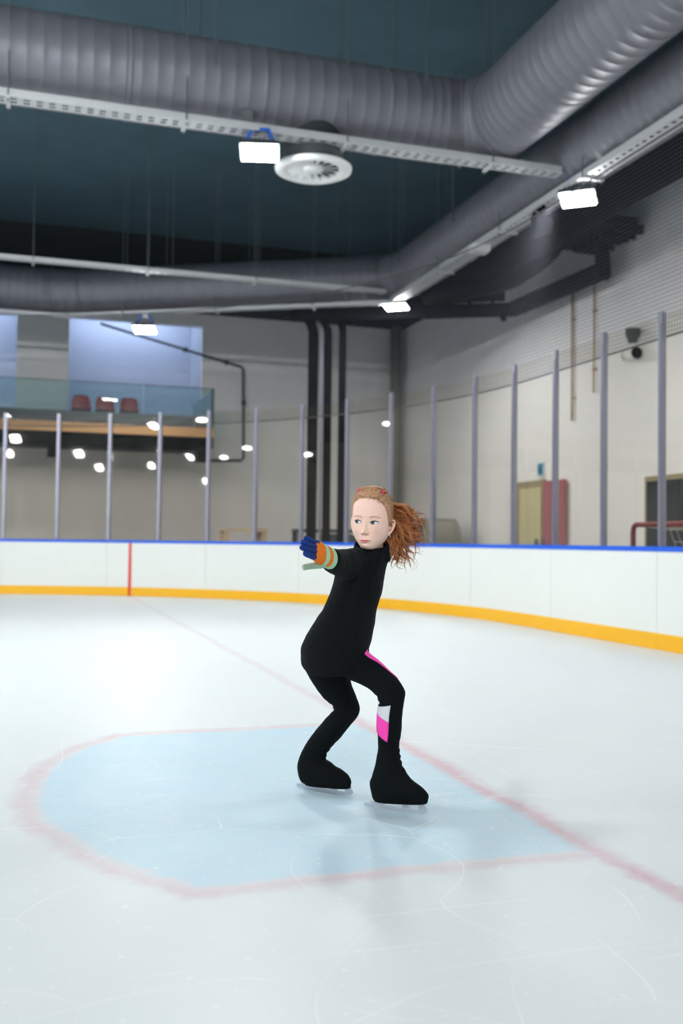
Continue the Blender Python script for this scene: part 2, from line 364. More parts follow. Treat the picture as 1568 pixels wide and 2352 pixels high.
# ------------------------------------------------------------------ overhead: ducts
def duct(name, pts, r, label, pitch=.17, joint=1.5):
    root = empty(name, tuple(pts[0]), label, 'duct')
    pts = [np.array(p, float) for p in pts]
    # cut each corner with a three piece elbow
    P = [pts[0]]
    for i in range(1, len(pts)-1):
        a = pts[i-1]-pts[i]; b_ = pts[i+1]-pts[i]; a /= np.linalg.norm(a); b_ /= np.linalg.norm(b_)
        k = r*.75; P += [pts[i]+a*k, pts[i]+b_*k]
    P.append(pts[-1])
    for i in range(len(P)-1):
        a, b_ = P[i], P[i+1]; L_ = np.linalg.norm(b_-a); t = (b_-a)/L_
        ta = (P[i]-P[i-1])/np.linalg.norm(P[i]-P[i-1]) if i > 0 else t
        tb = (P[i+2]-P[i+1])/np.linalg.norm(P[i+2]-P[i+1]) if i+2 < len(P) else t
        na = (t+ta)/np.linalg.norm(t+ta); nb = (t+tb)/np.linalg.norm(t+tb)
        X = np.cross(t, [0, 0, 1.]); X /= np.linalg.norm(X); Y = np.cross(X, t)
        prof = []; d = pitch*.5
        prof.append((0, r))
        while d < L_-pitch*.3:
            prof += [(d-.009, r), (d-.004, r+.0018), (d+.004, r+.0018), (d+.009, r)]; d += pitch
        prof.append((L_, r))
        rings = []
        for d, rad in prof:
            w_ = max(0, 1-d/(r*1.2)); w2 = max(0, 1-(L_-d)/(r*1.2))
            ring = []
            for q in range(32):
                an = 2*math.pi*q/32; o_ = (X*math.cos(an)+Y*math.sin(an))*rad; p = a+t*d+o_
                # mitre the ends
                sa = -np.dot(o_, na)/np.dot(t, na); sb = -np.dot(o_, nb)/np.dot(t, nb)
                p = p+t*(sa*w_+sb*w2)
                ring.append(p)
            rings.append(ring)
        g = MB(); g.grid(rings, 0, True, i == 0, i == len(P)-2); g.build('duct_section', M['galv'], root, True)
        # flanged joints
        k = joint
        while k < L_-.3:
            c = a+t*k; g = MB()
            g.lathe(c, [(r+.002, -.025), (r+.007, -.02), (r+.007, .02), (r+.002, .025)], 32, 0, (X, Y, t), False); g.build('joint_band', M['galv'], root, True); k += joint
        for e in ([a] if i else []):
            g = MB(); nrm = na; X2 = np.cross(nrm, [0, 0, 1.]); X2 /= np.linalg.norm(X2); Y2 = np.cross(X2, nrm); kx = 1/max(.3, abs(np.dot(t, nrm)))
            rg = []
            for rr, zz in ((r-.01, -.012), (r+.02, -.012), (r+.02, .012), (r-.01, .012)):
                rg.append([e+X2*math.cos(2*math.pi*q/32)*rr*kx+Y2*math.sin(2*math.pi*q/32)*rr+nrm*zz for q in range(32)])
            g.grid(rg, 0, True, False, False); g.build('elbow_seam', M['galv'], root, True)
    return root
d1 = duct('air_duct', [(-26, 11.25, 6.25), (5.45, 11.25, 6.25), (5.6, -8, 6.25)], .5, 'large round spiral steel air duct bending above the cable trays')
d2 = duct('air_duct', [(-26, 20.6, 5.95), (.75, 20.5, 5.95), (6.6, 17.15, 5.95), (6.6, -9, 5.95)], .42, 'slimmer round steel duct following the rink corner beside the walls', joint=2.2)
# drop collar and swirl diffuser under the big duct
df = empty('swirl_diffuser', (3.18, 11.2, 5.42), 'round white swirl diffuser hanging on a grey drop collar below the duct', 'air vent')
g = MB(); g.lathe((3.18, 11.25, 5.46), [(.36, 0), (.37, .02), (.34, .45), (.30, .62)], 32, 0); g.build('drop_collar', M['dkgrey'], df, True)
ring = [(.30, .02), (.33, -.03), (.40, -.045), (.455, -.02), (.46, .01), (.40, .03), (.36, .045)]
g = MB(); g.lathe((3.18, 11.25, 5.44), ring, 40, 0, None, False); g.build('rim', M['white'], df, True)
g = MB(); g.lathe((3.18, 11.25, 5.44), [(.02, -.035), (.10, -.03), (.125, 0), (.12, .03)], 24, 0); g.build('hub', M['white'], df, True)
g = MB(); g.lathe((3.18, 11.25, 5.53), [(.35, 0), (.35, .01)], 32); g.build('back_plate', M['black'], df)
for k in range(16):
    a = 2*math.pi*k/16; X = np.array([math.cos(a), math.sin(a), 0]); Y = np.array([-math.sin(a), math.cos(a), 0]); tl = .5
    Yt = Y*math.cos(tl)+np.array([0, 0, 1.])*math.sin(tl); Zt = np.cross(X, Yt)
    c = np.array([3.18, 11.25, 5.445])+X*.215
    g = MB(); P = []
    for rr, wd in ((-.105, .022), (.105, .055)):
        for sgn in (-1, 1):
            for zz in (-.003, .003): P.append(c+X*rr+Yt*wd*sgn+Zt*zz)
    g.add(P, [(0, 1, 3, 2), (4, 6, 7, 5), (0, 4, 5, 1), (2, 3, 7, 6), (0, 2, 6, 4), (1, 5, 7, 3)]); g.build('vane', M['white'], df)

# ------------------------------------------------------------------ cable trays
def tray(name, a, b_, label, wdt=.2, hgt=.08, rods=None, slot=.13):
    a = np.array(a, float); b_ = np.array(b_, float); L_ = np.linalg.norm(b_-a); t = (b_-a)/L_; X = np.cross(t, [0, 0, 1.]); Z = np.array([0, 0, 1.])
    root = empty(name, tuple(a), label, 'cable tray')
    c = (a+b_)/2
    for sg in (-1, 1):
        g = MB(); g.box(c+X*sg*wdt/2, (L_, .006, hgt), 0, (t, X, Z)); g.box(c+X*sg*(wdt/2-.012)+Z*hgt/2, (L_, .03, .006), 0, (t, X, Z))
        g.build('side_rail', M['tray'], root)
    g = MB()
    for sg in (-1, 0, 1): g.box(c+X*sg*wdt*.41-Z*hgt/2, (L_, wdt*.2, .004), 0, (t, X, Z))
    k = 0
    while k < L_:
        g.box(a+t*k-Z*(hgt/2+.001), (slot*.5, wdt*.98, .004), 0, (t, X, Z)); k += slot
    g.build('slotted_base', M['tray'], root)
    for k in rods or []:
        for sg in (-1, 1):
            p = a+t*k+X*sg*(wdt/2+.02)
            g = MB(); g.tube([p-Z*.1, (p[0], p[1], HC+.01)], .008, 6); g.build('hanger_rod', M['rod'], root)
        g = MB(); g.box(a+t*k-Z*(hgt/2+.02), (.04, wdt+.09, .03), 0, (t, X, Z)); g.build('hanger_bar', M['tray'], root)
    return root
TZ = 5.66
for u in (5.8, -1.7, -8): tray('cable_tray', (-42, u, TZ), (6.0, u, TZ), 'steel cable tray in the rows above the open ice', slot=.4)['group'] = 'cable trays over the open ice'
tray('cable_tray', (-26, 10.9, TZ), (6.25, 10.9, TZ), 'perforated steel cable tray in front of the large duct, carrying a floodlight', rods=[25.75-1.85*k for k in range(-3, 12) if 25.75-1.85*k < 31.6])
tray('cable_tray', (6.42, -9, 5.48), (6.42, 17.1, 5.48), 'perforated steel cable tray running under the slimmer duct beside the end wall', wdt=.22, rods=[26-2.2*k for k in range(0, 9)])
tray('cable_tray', (-26, 17.0, 5.60), (6.2, 17.0, 5.60), 'narrow steel cable tray crossing over the far corner of the ice', wdt=.15, hgt=.06, rods=[26-1.86*k+.05 for k in range(-3, 12) if 26-1.86*k < 31.5])
tray('cable_tray', (6.35, 17.0, 5.42), (.75, 20.25, 5.42), 'steel cable tray cutting diagonally across the corner below the duct', wdt=.14, hgt=.06, rods=[1.5, 3.4, 5.3])
tray('cable_tray', (.75, 20.3, 5.42), (-24, 20.8, 5.42), 'steel cable tray running over the balcony front', wdt=.14, hgt=.06, rods=[1.4, 3.4])
for lab, sup in (('slimmer', [(6.6, 16.2), (6.6, 13.9), (5.6, 17.72), (4.1, 18.58), (2.6, 19.44)]), ('large', [(-.8, 11.25), (1.9, 11.25), (4.4, 11.25)])):
    par = d2 if lab == 'slimmer' else d1; rr = .42 if lab == 'slimmer' else .5; zc = 5.95 if lab == 'slimmer' else 6.25
    for (x, y) in sup:
        for sg in (-1, 1):
            dx, dy = ((rr+.02)*sg, 0) if (lab == 'slimmer' and x > 6.5) else (0, (rr+.02)*sg)
            g = MB(); g.tube([(x+dx, y+dy, zc), (x+dx, y+dy, HC+.01)], .008, 6); g.build('hanger_rod', M['rod'], par)

# ------------------------------------------------------------------ floodlights
def floodlight(x, y, z, yaw, tilt, label, group=None):
    root = empty('floodlight', (x, y, z), label, 'floodlight', group)
    F_ = np.array([math.cos(yaw), math.sin(yaw), 0]); S_ = np.array([-math.sin(yaw), math.cos(yaw), 0])
    Zt = np.array([0, 0, 1.])*math.cos(tilt)-F_*math.sin(tilt); Yt = np.cross(Zt, S_)     # lens faces -Zt
    c = np.array([x, y, z])
    ax = (S_, Yt, Zt)
    g = MB(); g.box(c+Zt*.035, (.44, .32, .05), 0, ax); 
    g.box(c+Zt*.075, (.36, .26, .03), 0, ax)
    hs = g.build('housing', M['dkgrey'], root)
    for k in range(7):
        g = MB(); g.box(c+Zt*.10+S_*(k-3)*.05, (.008, .24, .05), 0, ax); g.build('fin', M['dkgrey'], hs)
    g = MB(); g.box(c+Zt*.003, (.40, .285, .016), 0, ax); g.build('lens', M['lens'], root)
    g = MB()
    for sg in (-1, 1):
        a = c+S_*sg*.20+Zt*.045; b_ = c+S_*sg*.09+np.array([0, 0, .27])
        d = b_-a; L_ = np.linalg.norm(d); d /= L_; n_ = np.cross(d, F_); n_ /= np.linalg.norm(n_)
        g.box((a+b_)/2, (.04, .035, L_), 0, (n_, np.cross(d, n_), d))
    g.box(c+np.array([0, 0, .265]), (.22, .05, .035), 0, (S_, F_, np.array([0, 0, 1.]))); g.build('bracket', M['fblue'], root)
    return root
PI = math.pi
floodlight(2.43, 10.82, 5.37, -PI/2-.25, .26, 'lit floodlight on a blue bracket beside the swirl diffuser')
floodlight(6.44, 10.75, 5.29, -PI*.72, .28, 'lit floodlight where the tray in front of the large duct ends')
floodlight(6.45, 17.1, 5.36, -PI*.7, .12, 'lit floodlight at the end of the narrow tray above the black ladder')
floodlight(2.14, 19.42, 5.08, -PI/2-.3, .25, 'lit floodlight hanging in front of the balcony recess')
GRP = 'floodlights added out of view over the open ice'; GL = 'lit floodlight in rows added out of view above the open ice'  # out-of-view rows, added to light the hall and show in the glass
for u in (10.9, 5.8, -1.7, -8):
    for k in range(9):
        v = (2.43 if u == 10.9 else -.7)-5*k
        if u == 10.9 and k == 0: continue
        floodlight(v, u, 5.40, PI/2, {10.9: .1, 5.8: .6, -1.7: .95, -8: 1.0}[u], GL, GRP)
for u in (4.6, -5): floodlight(6.44, u, 5.36, PI, .1, GL, GRP)
for v in (-7, -13, -19, -25): floodlight(v, 20.36+.02*abs(v), 5.14, -PI/2, .1, GL, GRP)  # this row and the next are extra, to brighten the far wall
for v in (-7.5, -17.5): floodlight(v, 17.0, 5.33, PI/2, .3, GL, GRP)
g = MB(); g.tube([(2.14, 19.42, 5.30), (2.14, 19.42, 5.40)], .025, 8); g.box((2.14, 19.42, 5.36), (.10, .10, .12)); tag(g.build('mounting_stub', M['white']), 'short pale stub holding the floodlight in front of the balcony recess', 'bracket')
g = MB(); g.box((2.30, 10.93, 5.80), (.13, .1, .15)); g.box((2.30, 10.93, 5.715), (.1, .08, .03)); g.box((2.30, 10.88, 5.80), (.11, .01, .13))
tag(g.build('junction_box', M['grey']), 'small grey electrical box on the tray beside a floodlight', 'junction box')
g = MB(); g.box((6.36, 13.37, 5.40), (.26, .2, .1)); g.box((6.36, 13.37, 5.345), (.22, .16, .03))
tag(g.build('emergency_light', M['white']), 'small white unlit box lamp under the tray', 'light')
sp = empty('loudspeaker', (6.45, 11.6, 5.2), 'round black loudspeaker hung beneath the tray', 'loudspeaker')
g = MB(); ax = (np.array([.3, .95, 0]), np.array([0, 0, 1.]), np.array([-.95, .3, 0]))
g.lathe((6.40, 11.62, 5.22), [(.03, -.16), (.09, -.15), (.12, -.05), (.17, .08), (.175, .1), (.15, .1), (.05, .02)], 24, 0, ax); g.build('horn', M['black'], sp, True)
g = MB(); g.box((6.42, 11.60, 5.38), (.05, .12, .16)); g.box((6.42, 11.60, 5.45), (.12, .2, .03)); g.build('bracket', M['black'], sp)

# ------------------------------------------------------------------ black cable ladder and dark ductwork in the corner
bl = empty('cable_ladder', (5.4, 18.2, 0), 'black cable ladder rising behind the glass and turning along the corner', 'cable ladder')
def beam(p, q, sx, sz, name='rail', mt='black', par=bl):
    p = np.array(p, float); q = np.array(q, float); t = q-p; L_ = np.linalg.norm(t); t /= L_
    a = np.array([0, 0, 1.]) if abs(t[2]) < .9 else np.array([FW0[0], FW0[1], 0]); X = np.cross(t, a); X /= np.linalg.norm(X); Z = np.cross(X, t)
    g = MB(); g.box((p+q)/2, (L_, sx, sz), 0, (t, X, Z)); return g.build(name, M[mt], par)
PA, PB, PC = np.array([4.81, 18.45, 5.34]), np.array([8.66, 16.79, 5.43]), np.array([8.78, 13.88, 5.43])
beam(PA+[0, 0, .04], PB+[0, 0, .0], .12, .25); beam(PA+[.1, .45, .34], PB+[0, .3, .34], .12, .20); beam(PA+[-.05, .2, .16], PB+[-.05, .2, .14], .05, .03, 'conduit', 'galv')
for k in range(9):
    t = (k+.5)/9; p = PA*(1-t)+PB*t; beam(p+[0, 0, .03], p+[.1, .5, .28], .03, .03, 'rung')
beam(PB, PC, .16, .26); beam(PC+[0, 0, -.13], PC+[0, .05, .75], .2, .2); beam(PB+[-.5, .25, -.02], PB+[.25, -.1, -.02], .25, .06, 'bracket')
g = MB(); g.tube([(8.5, 16.85, 5.34), (8.5, 16.8, 5.22)], .06, 8); g.build('bracket', M['black'], bl)
# verticals with curved heads
for (px, wd, mt_) in ((5.30, .20, 'black'), (5.47, .055, 'galv'), (5.60, .16, 'black'), (5.90, .15, 'black')):
    yy = 18.6; top = 5.12
    g = MB(); N = 9; rings = []
    pth = [(px, yy, -.06), (px, yy, 3.0)]+[(px-(.35*(1-math.cos(a))), yy-.1*(1-math.cos(a)), 5.07+.35*math.sin(a)) for a in np.linspace(0, PI/2, N)] if mt_ != 'galv' or True else None
    if px > 5.8: pth = [(px, yy, -.06), (px, yy, 3.0), (px, yy, 5.2), (px-.05, yy-.02, 5.36)]
    RX = np.array([RT0[0], RT0[1], 0])
    for p in pth:
        p = np.array(p); rings.append([p+RX*sx*wd/2+FW0*sy*.06 for sx, sy in ((-1, -1), (1, -1), (1, 1), (-1, 1))])
    g.grid(rings); g.build('upright' if mt_ == 'black' else 'conduit', M[mt_], bl)
beam((5.3, 18.6, 5.42), (4.7, 18.45, 5.40), .3, .1); beam((6.0, 18.58, 5.36), (5.3, 18.3, 5.36), .2, .12)
bd = empty('insulated_duct', (7.7, 14, 5.3), 'black insulated ductwork crowded under the steel duct by the end wall', 'duct')
g = MB(); pth = [(7.0, 17.0, 5.62), (7.4, 16.4, 5.62), (7.8, 15.6, 5.60), (7.95, 14.9, 5.66), (8.05, 14.4, 5.82), (8.1, 14.1, 6.1), (8.1, 14.0, 6.7)]
def crv(P, k=6):
    P = [np.array(p, float) for p in P]; Q = [P[0]*2-P[1]]+P+[P[-1]*2-P[-2]]; out = []
    for i in range(1, len(Q)-2):
        for t in np.arange(k)/k:
            a, b_, c, d = Q[i-1], Q[i], Q[i+1], Q[i+2]
            out.append(.5*((2*b_)+(c-a)*t+(2*a-5*b_+4*c-d)*t*t+(3*b_-a-3*c+d)*t**3))
    out.append(P[-1]); return out
g.tube(crv(pth), .2, 16); g.build('duct_bend', M['black'], bd, True)
g = MB(); g.tube(crv([(7.6, 17, 5.85), (7.8, 14.5, 6.0), (8.0, 12, 6.15), (8.0, 4, 6.2)]), .34, 16); g.build('duct_run', M['black'], bd, True)
g = MB(); g.box((8.5, 13.9, 6.02), (.9, 1.5, .14)); g.build('support_plate', M['black'], bd)
for k in range(7):
    g = MB(); g.box((8.80, 14.4-.2*k, 5.92), (.5, .07, .14+.03*(k % 3))); g.build('clamp', M['black'], bd)
g = MB(); g.box((8.4, 13.9, 6.3), (.3, .5, .6)); g.build('riser_box', M['black'], bd)

# ------------------------------------------------------------------ balcony
bal = empty('balcony', (0, 21.2, 2.9), 'raised balcony with tinted glass balustrade and wooden fascia strip', 'balcony')
BE, BW, BU = 3.82, -12.0, 21.1
def part(name, lo, hi, mt, par): g = MB(); bx(g, lo, hi); return g.build(name, M[mt], par)
part('floor_slab', (BW, BU+.06, 3.2), (BE-.02, U1+.02, ZB), 'slab', bal)
part('upper_fascia', (BW, BU, 3.44), (BE, BU+.08, 3.66), 'slab', bal); part('end_fascia', (BE-.08, BU+.08, 3.0), (BE, U1, 3.66), 'slab', bal)
part('wood_strip', (BW, BU-.025, 3.22), (BE, BU+.06, 3.42), 'wood', bal)
part('edge_beam', (BW, BU+.0, 2.93), (BE-.1, BU+.2, 3.22), 'black', bal)
part('soffit', (BW, BU+.2, 3.1), (BE-.1, U1, 3.2), 'slab', bal)
for v in (.55, 3.62): part('beam_end', (v-.13, BU+.02, 2.72), (v+.13, BU+.5, 2.95), 'black', bal)
for k in range(8):
    x1 = BE-1.5*k-.01; part('glass_pane', (x1-1.48, BU+.03, 3.66), (x1, BU+.045, 4.27), 'bglass', bal)
    part('glass_edge', (x1-1.48, BU+.025, 4.27), (x1, BU+.05, 4.285), 'dkgrey', bal)
part('side_pane', (BE-.03, BU+.06, 3.66), (BE-.015, U1-.02, 4.27), 'bglass', bal)
part('corner_post', (BE-.05, BU+.02, 3.0), (BE+.0, BU+.06, 4.285), 'dkgrey', bal)
for x in (1.6, 2.55, 3.4):
    part('hanger', (x-.015, BU-.04, 3.42), (x+.015, BU-.025, 3.6), 'grey', bal)
g = MB(); g.tube([(1.0, 24.9, 6.80), (3.6, 24.9, 6.80)], .05, 10)  # hidden tube lamps, added to give both recesses their bluish light
tl_ = empty('added_tube_lamp', (2.3, 25.0, 6.1), 'unseen cool tube lamp added to light the recess behind the balcony', 'lamp'); g.build('tube', M['cool'], tl_, True)
part('housing', (.9, 24.83, 6.84), (3.7, 24.97, ZRC+.01), 'white', tl_)
tl2 = empty('added_tube_lamp', (-1.8, 25.0, 6.1), 'unseen cool tube lamp added in the recess left of the wall pier', 'lamp')
g = MB(); g.tube([(-3.0, 24.9, 6.80), (-.6, 24.9, 6.80)], .05, 10); g.build('tube', M['cool'], tl2, True); part('housing', (-3.1, 24.83, 6.84), (-.5, 24.97, ZRC+.01), 'white', tl2)

def chair(x, y, z, label):
    root = empty('shell_chair', (x, y, z), label, 'chair', 'red chairs on the balcony')
    rings = []
    for i in range(9):                    # rounded shell back
        t = i/8; zz = .42+.36*t; hw = .195*(1-max(0, t-.55)**2*1.1); yb = .19+.05*t
        fr = [(hw*math.sin(a)*1.0, yb-.06*(1-math.cos(a))) for a in np.linspace(-1.25, 1.25, 11)]
        ht = zz-(0 if t < .6 else 0)
        rings.append([(x+q[0]/math.sin(1.25), y+q[1], z+ht-(abs(q[0])/.195)**3*.06*t) for q in fr]+[(x+q[0]/math.sin(1.25), y+q[1]+.012, z+ht-(abs(q[0])/.195)**3*.06*t) for q in fr[::-1]])
    g = MB(); g.grid(rings); g.build('backrest', M['redseat'], root, True)
    g = MB(); rings = []
    for i in range(7):
        t = i/6; yy = y-.2+.4*t
        up = [(x+.21*math.sin(a), yy, z+.44+.03*(abs(math.sin(a))**3)-.015*t) for a in np.linspace(-1.4, 1.4, 9)]
        rings.append(up+[(p[0], p[1], p[2]-.014) for p in up[::-1]])
    g.grid(rings); g.build('seat', M['redseat'], root, True)
    for sx in (-1, 1):
        for sy in (-1, 1):
            g = MB(); g.tube([(x+sx*.15, y+sy*.14, z+.43), (x+sx*.2, y+sy*.2, z)], .011, 8); g.build('leg', M['chrome'], root, True)
for i, x in enumerate((1.12, 1.62, 2.14)):
    chair(x, 22.1, ZB, ['red shell chair on the balcony next to the wall pier', 'red shell chair in the middle of three on the balcony', 'red shell chair of three on the balcony, farthest from the pier'][i])
g = MB()
co = empty('wall_conduit', (4.9, 23.8, 2.9), 'thin grey conduit slanting down the side wall beside the balcony', 'pipe')
g.tube(crv([(1.6, 23.85, 6.08), (2.75, 23.84, 5.80)], 3)+[(4.98, 23.84, 5.27), (5.02, 23.84, 5.2), (5.06, 23.84, 3.05), (5.0, 23.84, 2.98), (4.1, 23.84, 2.95)], .032, 8); g.build('pipe', M['dkgrey'], co, True)
for (x, z) in ((3.6, 5.6), (4.6, 5.36), (5.04, 4.4)):
    part('clip', (x-.05, 23.8, z-.05), (x+.05, 23.9, z+.05), 'dkgrey', co)

# ------------------------------------------------------------------ far corner column, pipes and wall fittings
cl = empty('corner_column', (8.9, 23.6, 0), 'grey round column in the corner of the two walls', 'column')
g = MB(); g.lathe((8.92, 23.62, -.06), [(.15, 0), (.15, ZD+.06)], 20); g.build('shaft', M['column'], cl, True)
g = MB(); g.lathe((8.92, 23.62, -.06), [(.22, 0), (.22, .1), (.16, .14)], 20); g.build('base', M['column'], cl)
for i, (y, z0, z1) in enumerate(((15.44, 3.2, 5.5), (14.74, 3.6, 5.5))):
    cp = empty('copper_pipe', (9.12, y, z0), ['brown pipe running down the end wall below the black ladder', 'fainter brown pipe on the end wall, closer to the security cameras'][i], 'pipe')
    g = MB(); g.tube([(9.15, y, z0), (9.15, y, z1)], .022-.006*i, 8); g.build('pipe', M['copper'], cp, True)
    for z in (z0+.4, z1-.5): part('clip', (9.13, y-.03, z-.02), (9.21, y+.03, z+.02), 'copper', cp)
# door in end wall: narrow cream leaf and pink leaf
dr = empty('door_1', (9.2, 16.6, 0), 'double door with a cream leaf and a pink leaf in the end wall', 'door'); dr['kind'] = 'structure'
part('frame', (9.14, 16.4, -.06), (9.22, 17.62, 2.22), 'frame_tan', dr)
d_ = part('cream_leaf', (9.11, 16.47, -.04), (9.15, 17.3, 2.08), 'door', dr); part('handle', (9.06, 16.52, .95), (9.11, 16.6, 1.12), 'chrome', d_)
d_ = part('pink_leaf', (9.09, 15.62, -.04), (9.15, 16.36, 2.18), 'doorpink', dr); part('handle', (9.04, 16.26, .95), (9.09, 16.33, 1.12), 'chrome', d_)
sg = empty('wall_sign', (9.18, 16.6, 2.28), 'small blue pictogram sign above the double door', 'sign')
part('plate', (9.17, 16.45, 2.27), (9.21, 16.72, 2.57), 'white', sg); part('panel', (9.155, 16.49, 2.31), (9.172, 16.68, 2.53), 'signblue', sg)
g = MB(); g.ell((9.152, 16.585, 2.47), (.006, .025, .025)); g.box((9.152, 16.585, 2.39), (.008, .07, .09)); g.build('pictogram', M['dkgrey'], sg)
wd = empty('window_1', (9.2, 12.3, .1), 'dark glazed door with tan frame in the end wall', 'window'); wd['kind'] = 'structure'
part('frame', (9.13, 10.4, -.05), (9.22, 13.25, 2.08), 'frame_tan', wd)
for k in range(3): part('pane', (9.10, 10.5+.9*k, .0), (9.14, 10.5+.9*k+.86, 2.0), 'winpane', wd)
part('crossbar', (9.08, 10.45, .93), (9.12, 13.2, 1.0), 'dkgrey', wd)
sc = empty('security_camera', (9.1, 13.5, 4.0), 'pair of security cameras fixed one above the other on the end wall', 'camera')
g = MB(); g.lathe((9.08, 13.5, 4.30), [(.03, -.12), (.06, -.1), (.085, -.04), (.11, .03), (.115, .1), (.115, .13)], 20); g.build('dome', M['dkgrey'], sc, True)
g = MB(); g.lathe((9.08, 13.5, 4.16), [(.02, -.03), (.055, 0), (.06, .05)], 16); g.build('dome_lens', M['white'], sc, True)
g = MB(); g.tube([(9.06, 13.62, 4.03), (9.06, 13.38, 4.03)], .10, 16); g.build('body', M['white'], sc, True)
for y in (13.63, 13.37):
    g = MB(); g.tube([(9.06, y-.018, 4.03), (9.06, y+.018, 4.03)], .092, 16); g.build('end_cap', M['black'], sc, True)
part('wall_bracket', (9.12, 13.44, 3.98), (9.21, 13.56, 4.34), 'white', sc)

# hockey goal stored behind the boards
hg = empty('hockey_goal', (6.6, 8.8, 0), 'red framed hockey goal stored behind the boards', 'hockey goal')
GX = 6.55
g = MB(); g.tube(crv([(GX, 9.72, -.06), (GX, 9.72, .9), (GX, 9.72, 1.18), (GX, 9.66, 1.25), (GX, 9.5, 1.25), (GX, 8.2, 1.25), (GX, 8.0, 1.25), (GX, 7.92, 1.18), (GX, 7.92, .9), (GX, 7.92, -.06)], 5), .03, 10); g.build('front_frame', M['goalred'], hg, True)
g = MB(); g.tube(crv([(GX, 9.72, -.03), (GX+.7, 9.6, -.03), (GX+1.0, 9.2, -.03), (GX+1.0, 8.4, -.03), (GX+.7, 8.04, -.03), (GX, 7.92, -.03)], 5), .025, 8); g.build('base_frame', M['goalred'], hg, True)
for y in (9.4, 8.25):
    g = MB(); g.tube([(GX, y, 1.25), (GX+.45, y, 1.22), (GX+.98, y, -.03)], .02, 8); g.build('rear_bar', M['goalred'], hg, True)
g = MB()
for k in range(15):
    y = 7.98+.12*k; g.tube([(GX+.02, y, 1.24), (GX+.44, y, 1.2), (GX+.97, y, -.03)], .003, 4)
for k in range(10):
    t = k/9; g.tube([(GX+.44+.53*t, 7.98, 1.2-1.22*t), (GX+.44+.53*t, 9.66, 1.2-1.22*t)], .003, 4)
o = g.build('netting', M['netwhite'], hg); o['kind'] = 'stuff'

# dark machine by the end wall
mc = empty('floor_machine', (8.4, 19.7, 0), 'dark grey floor machine with rounded tan tail by the end wall', 'machine')
part('body', (7.9, 19.35, .1), (8.7, 21.6, 1.42), 'dkgrey', mc)
g = MB(); rings = []
for x in (7.95, 8.65):
    rings.append([(x, 19.4, .1)]+[(x, 19.35-.38*math.sin(a), 1.1+.42*math.cos(a)) for a in np.linspace(0, PI/2, 10)]+[(x, 18.97, .1)])
g.grid(rings); g.build('tail_cover', M['column'], mc)
part('hood', (7.93, 19.3, 1.4), (8.67, 19.75, 1.53), 'dkgrey', mc)
for y in (19.6, 21.2):
    g = MB(); g.tube([(7.86, y, .12), (7.98, y, .12)], .18, 16); g.build('wheel', M['black'], mc, True)
# low tables by the side wall
def table(x0, x1, y, h, mt, name, label, cat):
    r = empty(name, ((x0+x1)/2, y, 0), label, cat)
    part('top', (x0, y-.3, h-.07), (x1, y+.3, h), mt, r)
    for x in (x0+.06, x1-.06):
        for yy in (y-.25, y+.25): part('leg', (x-.05, yy-.04, -.06), (x+.05, yy+.04, h-.07), mt, r)
    return r
t1 = table(5.75, 7.4, 21.5, 1.30, 'dkgrey', 'counter', 'dark grey counter behind the black ladder uprights', 'counter')
part('front_panel', (6.2, 21.16, .0), (7.4, 21.2, 1.2), 'dkgrey', t1)
table(4.1, 5.05, 21.5, 1.29, 'tan', 'wooden_frame', 'pale wooden frame standing by the side wall', 'frame')

# ================================================================== the skater
def gp(px, py, depth):
    """point seen at picture position (px, py) at the given horizontal distance from the camera"""
    d = FWD+RGT*(px-784)/FPX-UPC*(py-1176)/FPX
    return CPOS+d*(depth/np.dot(d, FW0))
M['knit'] = mat('black_knit', (.0055, .0072, .0085, 1), .95, var=.12, scale=40, bump=.2, bscale=420, spec=.10, sheen=.015)
M['tights'] = mat('black_tights', (.0040, .0056, .0070, 1), .8, var=.1, scale=20, bump=.1, bscale=500, spec=.10)
M['pink'] = mat('hot_pink', srgb(255, 60, 178), .6, var=.03)
M['whitecloth'] = mat('white_cloth', srgb(215, 215, 222), .6, var=.03)
M['skin'] = mat('skin', srgb(255, 214, 198), .48, var=.025, scale=18, bump=.03, bscale=300, spec=.35, sss=.12)
M['lip'] = mat('lip', srgb(220, 130, 128), .4, var=.06, scale=60, sss=.1)
M['ear_in'] = mat('ear_flush', srgb(238, 168, 145), .5, var=.05, sss=.15)
M['sclera'] = mat('sclera', srgb(235, 235, 238), .2, var=.01)
M['iris'] = mat('iris', srgb(88, 106, 118), .2, var=.25, scale=400)
M['pupil'] = mat('pupil', srgb(12, 12, 14), .1)
M['lash'] = mat('lash', srgb(58, 36, 34), .7)
M['lidline'] = mat('lid_line', srgb(150, 95, 85), .6)
M['brow'] = mat('brow', srgb(214, 166, 140), .8, var=.1)
M['hair_d'] = mat('hair_dark', srgb(150, 84, 46), .55, var=.2, scale=60)
M['hair_m'] = mat('hair_mid', srgb(205, 124, 70), .5, var=.18, scale=60)
M['hair_l'] = mat('hair_light', srgb(232, 176, 124), .5, var=.12, scale=60)
M['crown_d'] = mat('crown_hair_dark', srgb(146, 98, 68), .55, var=.2, scale=60)
M['crown_m'] = mat('crown_hair_mid', srgb(190, 140, 102), .5, var=.18, scale=60)
M['crown_l'] = mat('crown_hair_light', srgb(222, 182, 144), .5, var=.12, scale=60)
M['scalp'] = mat('scalp_hair', srgb(196, 150, 114), .6, var=.3, scale=30, bump=.5, bscale=120, stretch=(1, 1, 6))
M['mint'] = mat('mint_knit', srgb(178, 232, 186), .95, var=.06, scale=90, bump=.5, bscale=500, sheen=.2)
M['thumbmint'] = mat('pale_sage_knit', srgb(168, 200, 172), .95, var=.12, scale=90, bump=.5, bscale=500, sheen=.2)
M['orange'] = mat('orange_knit', srgb(255, 132, 28), .95, var=.05, scale=90, bump=.5, bscale=500)
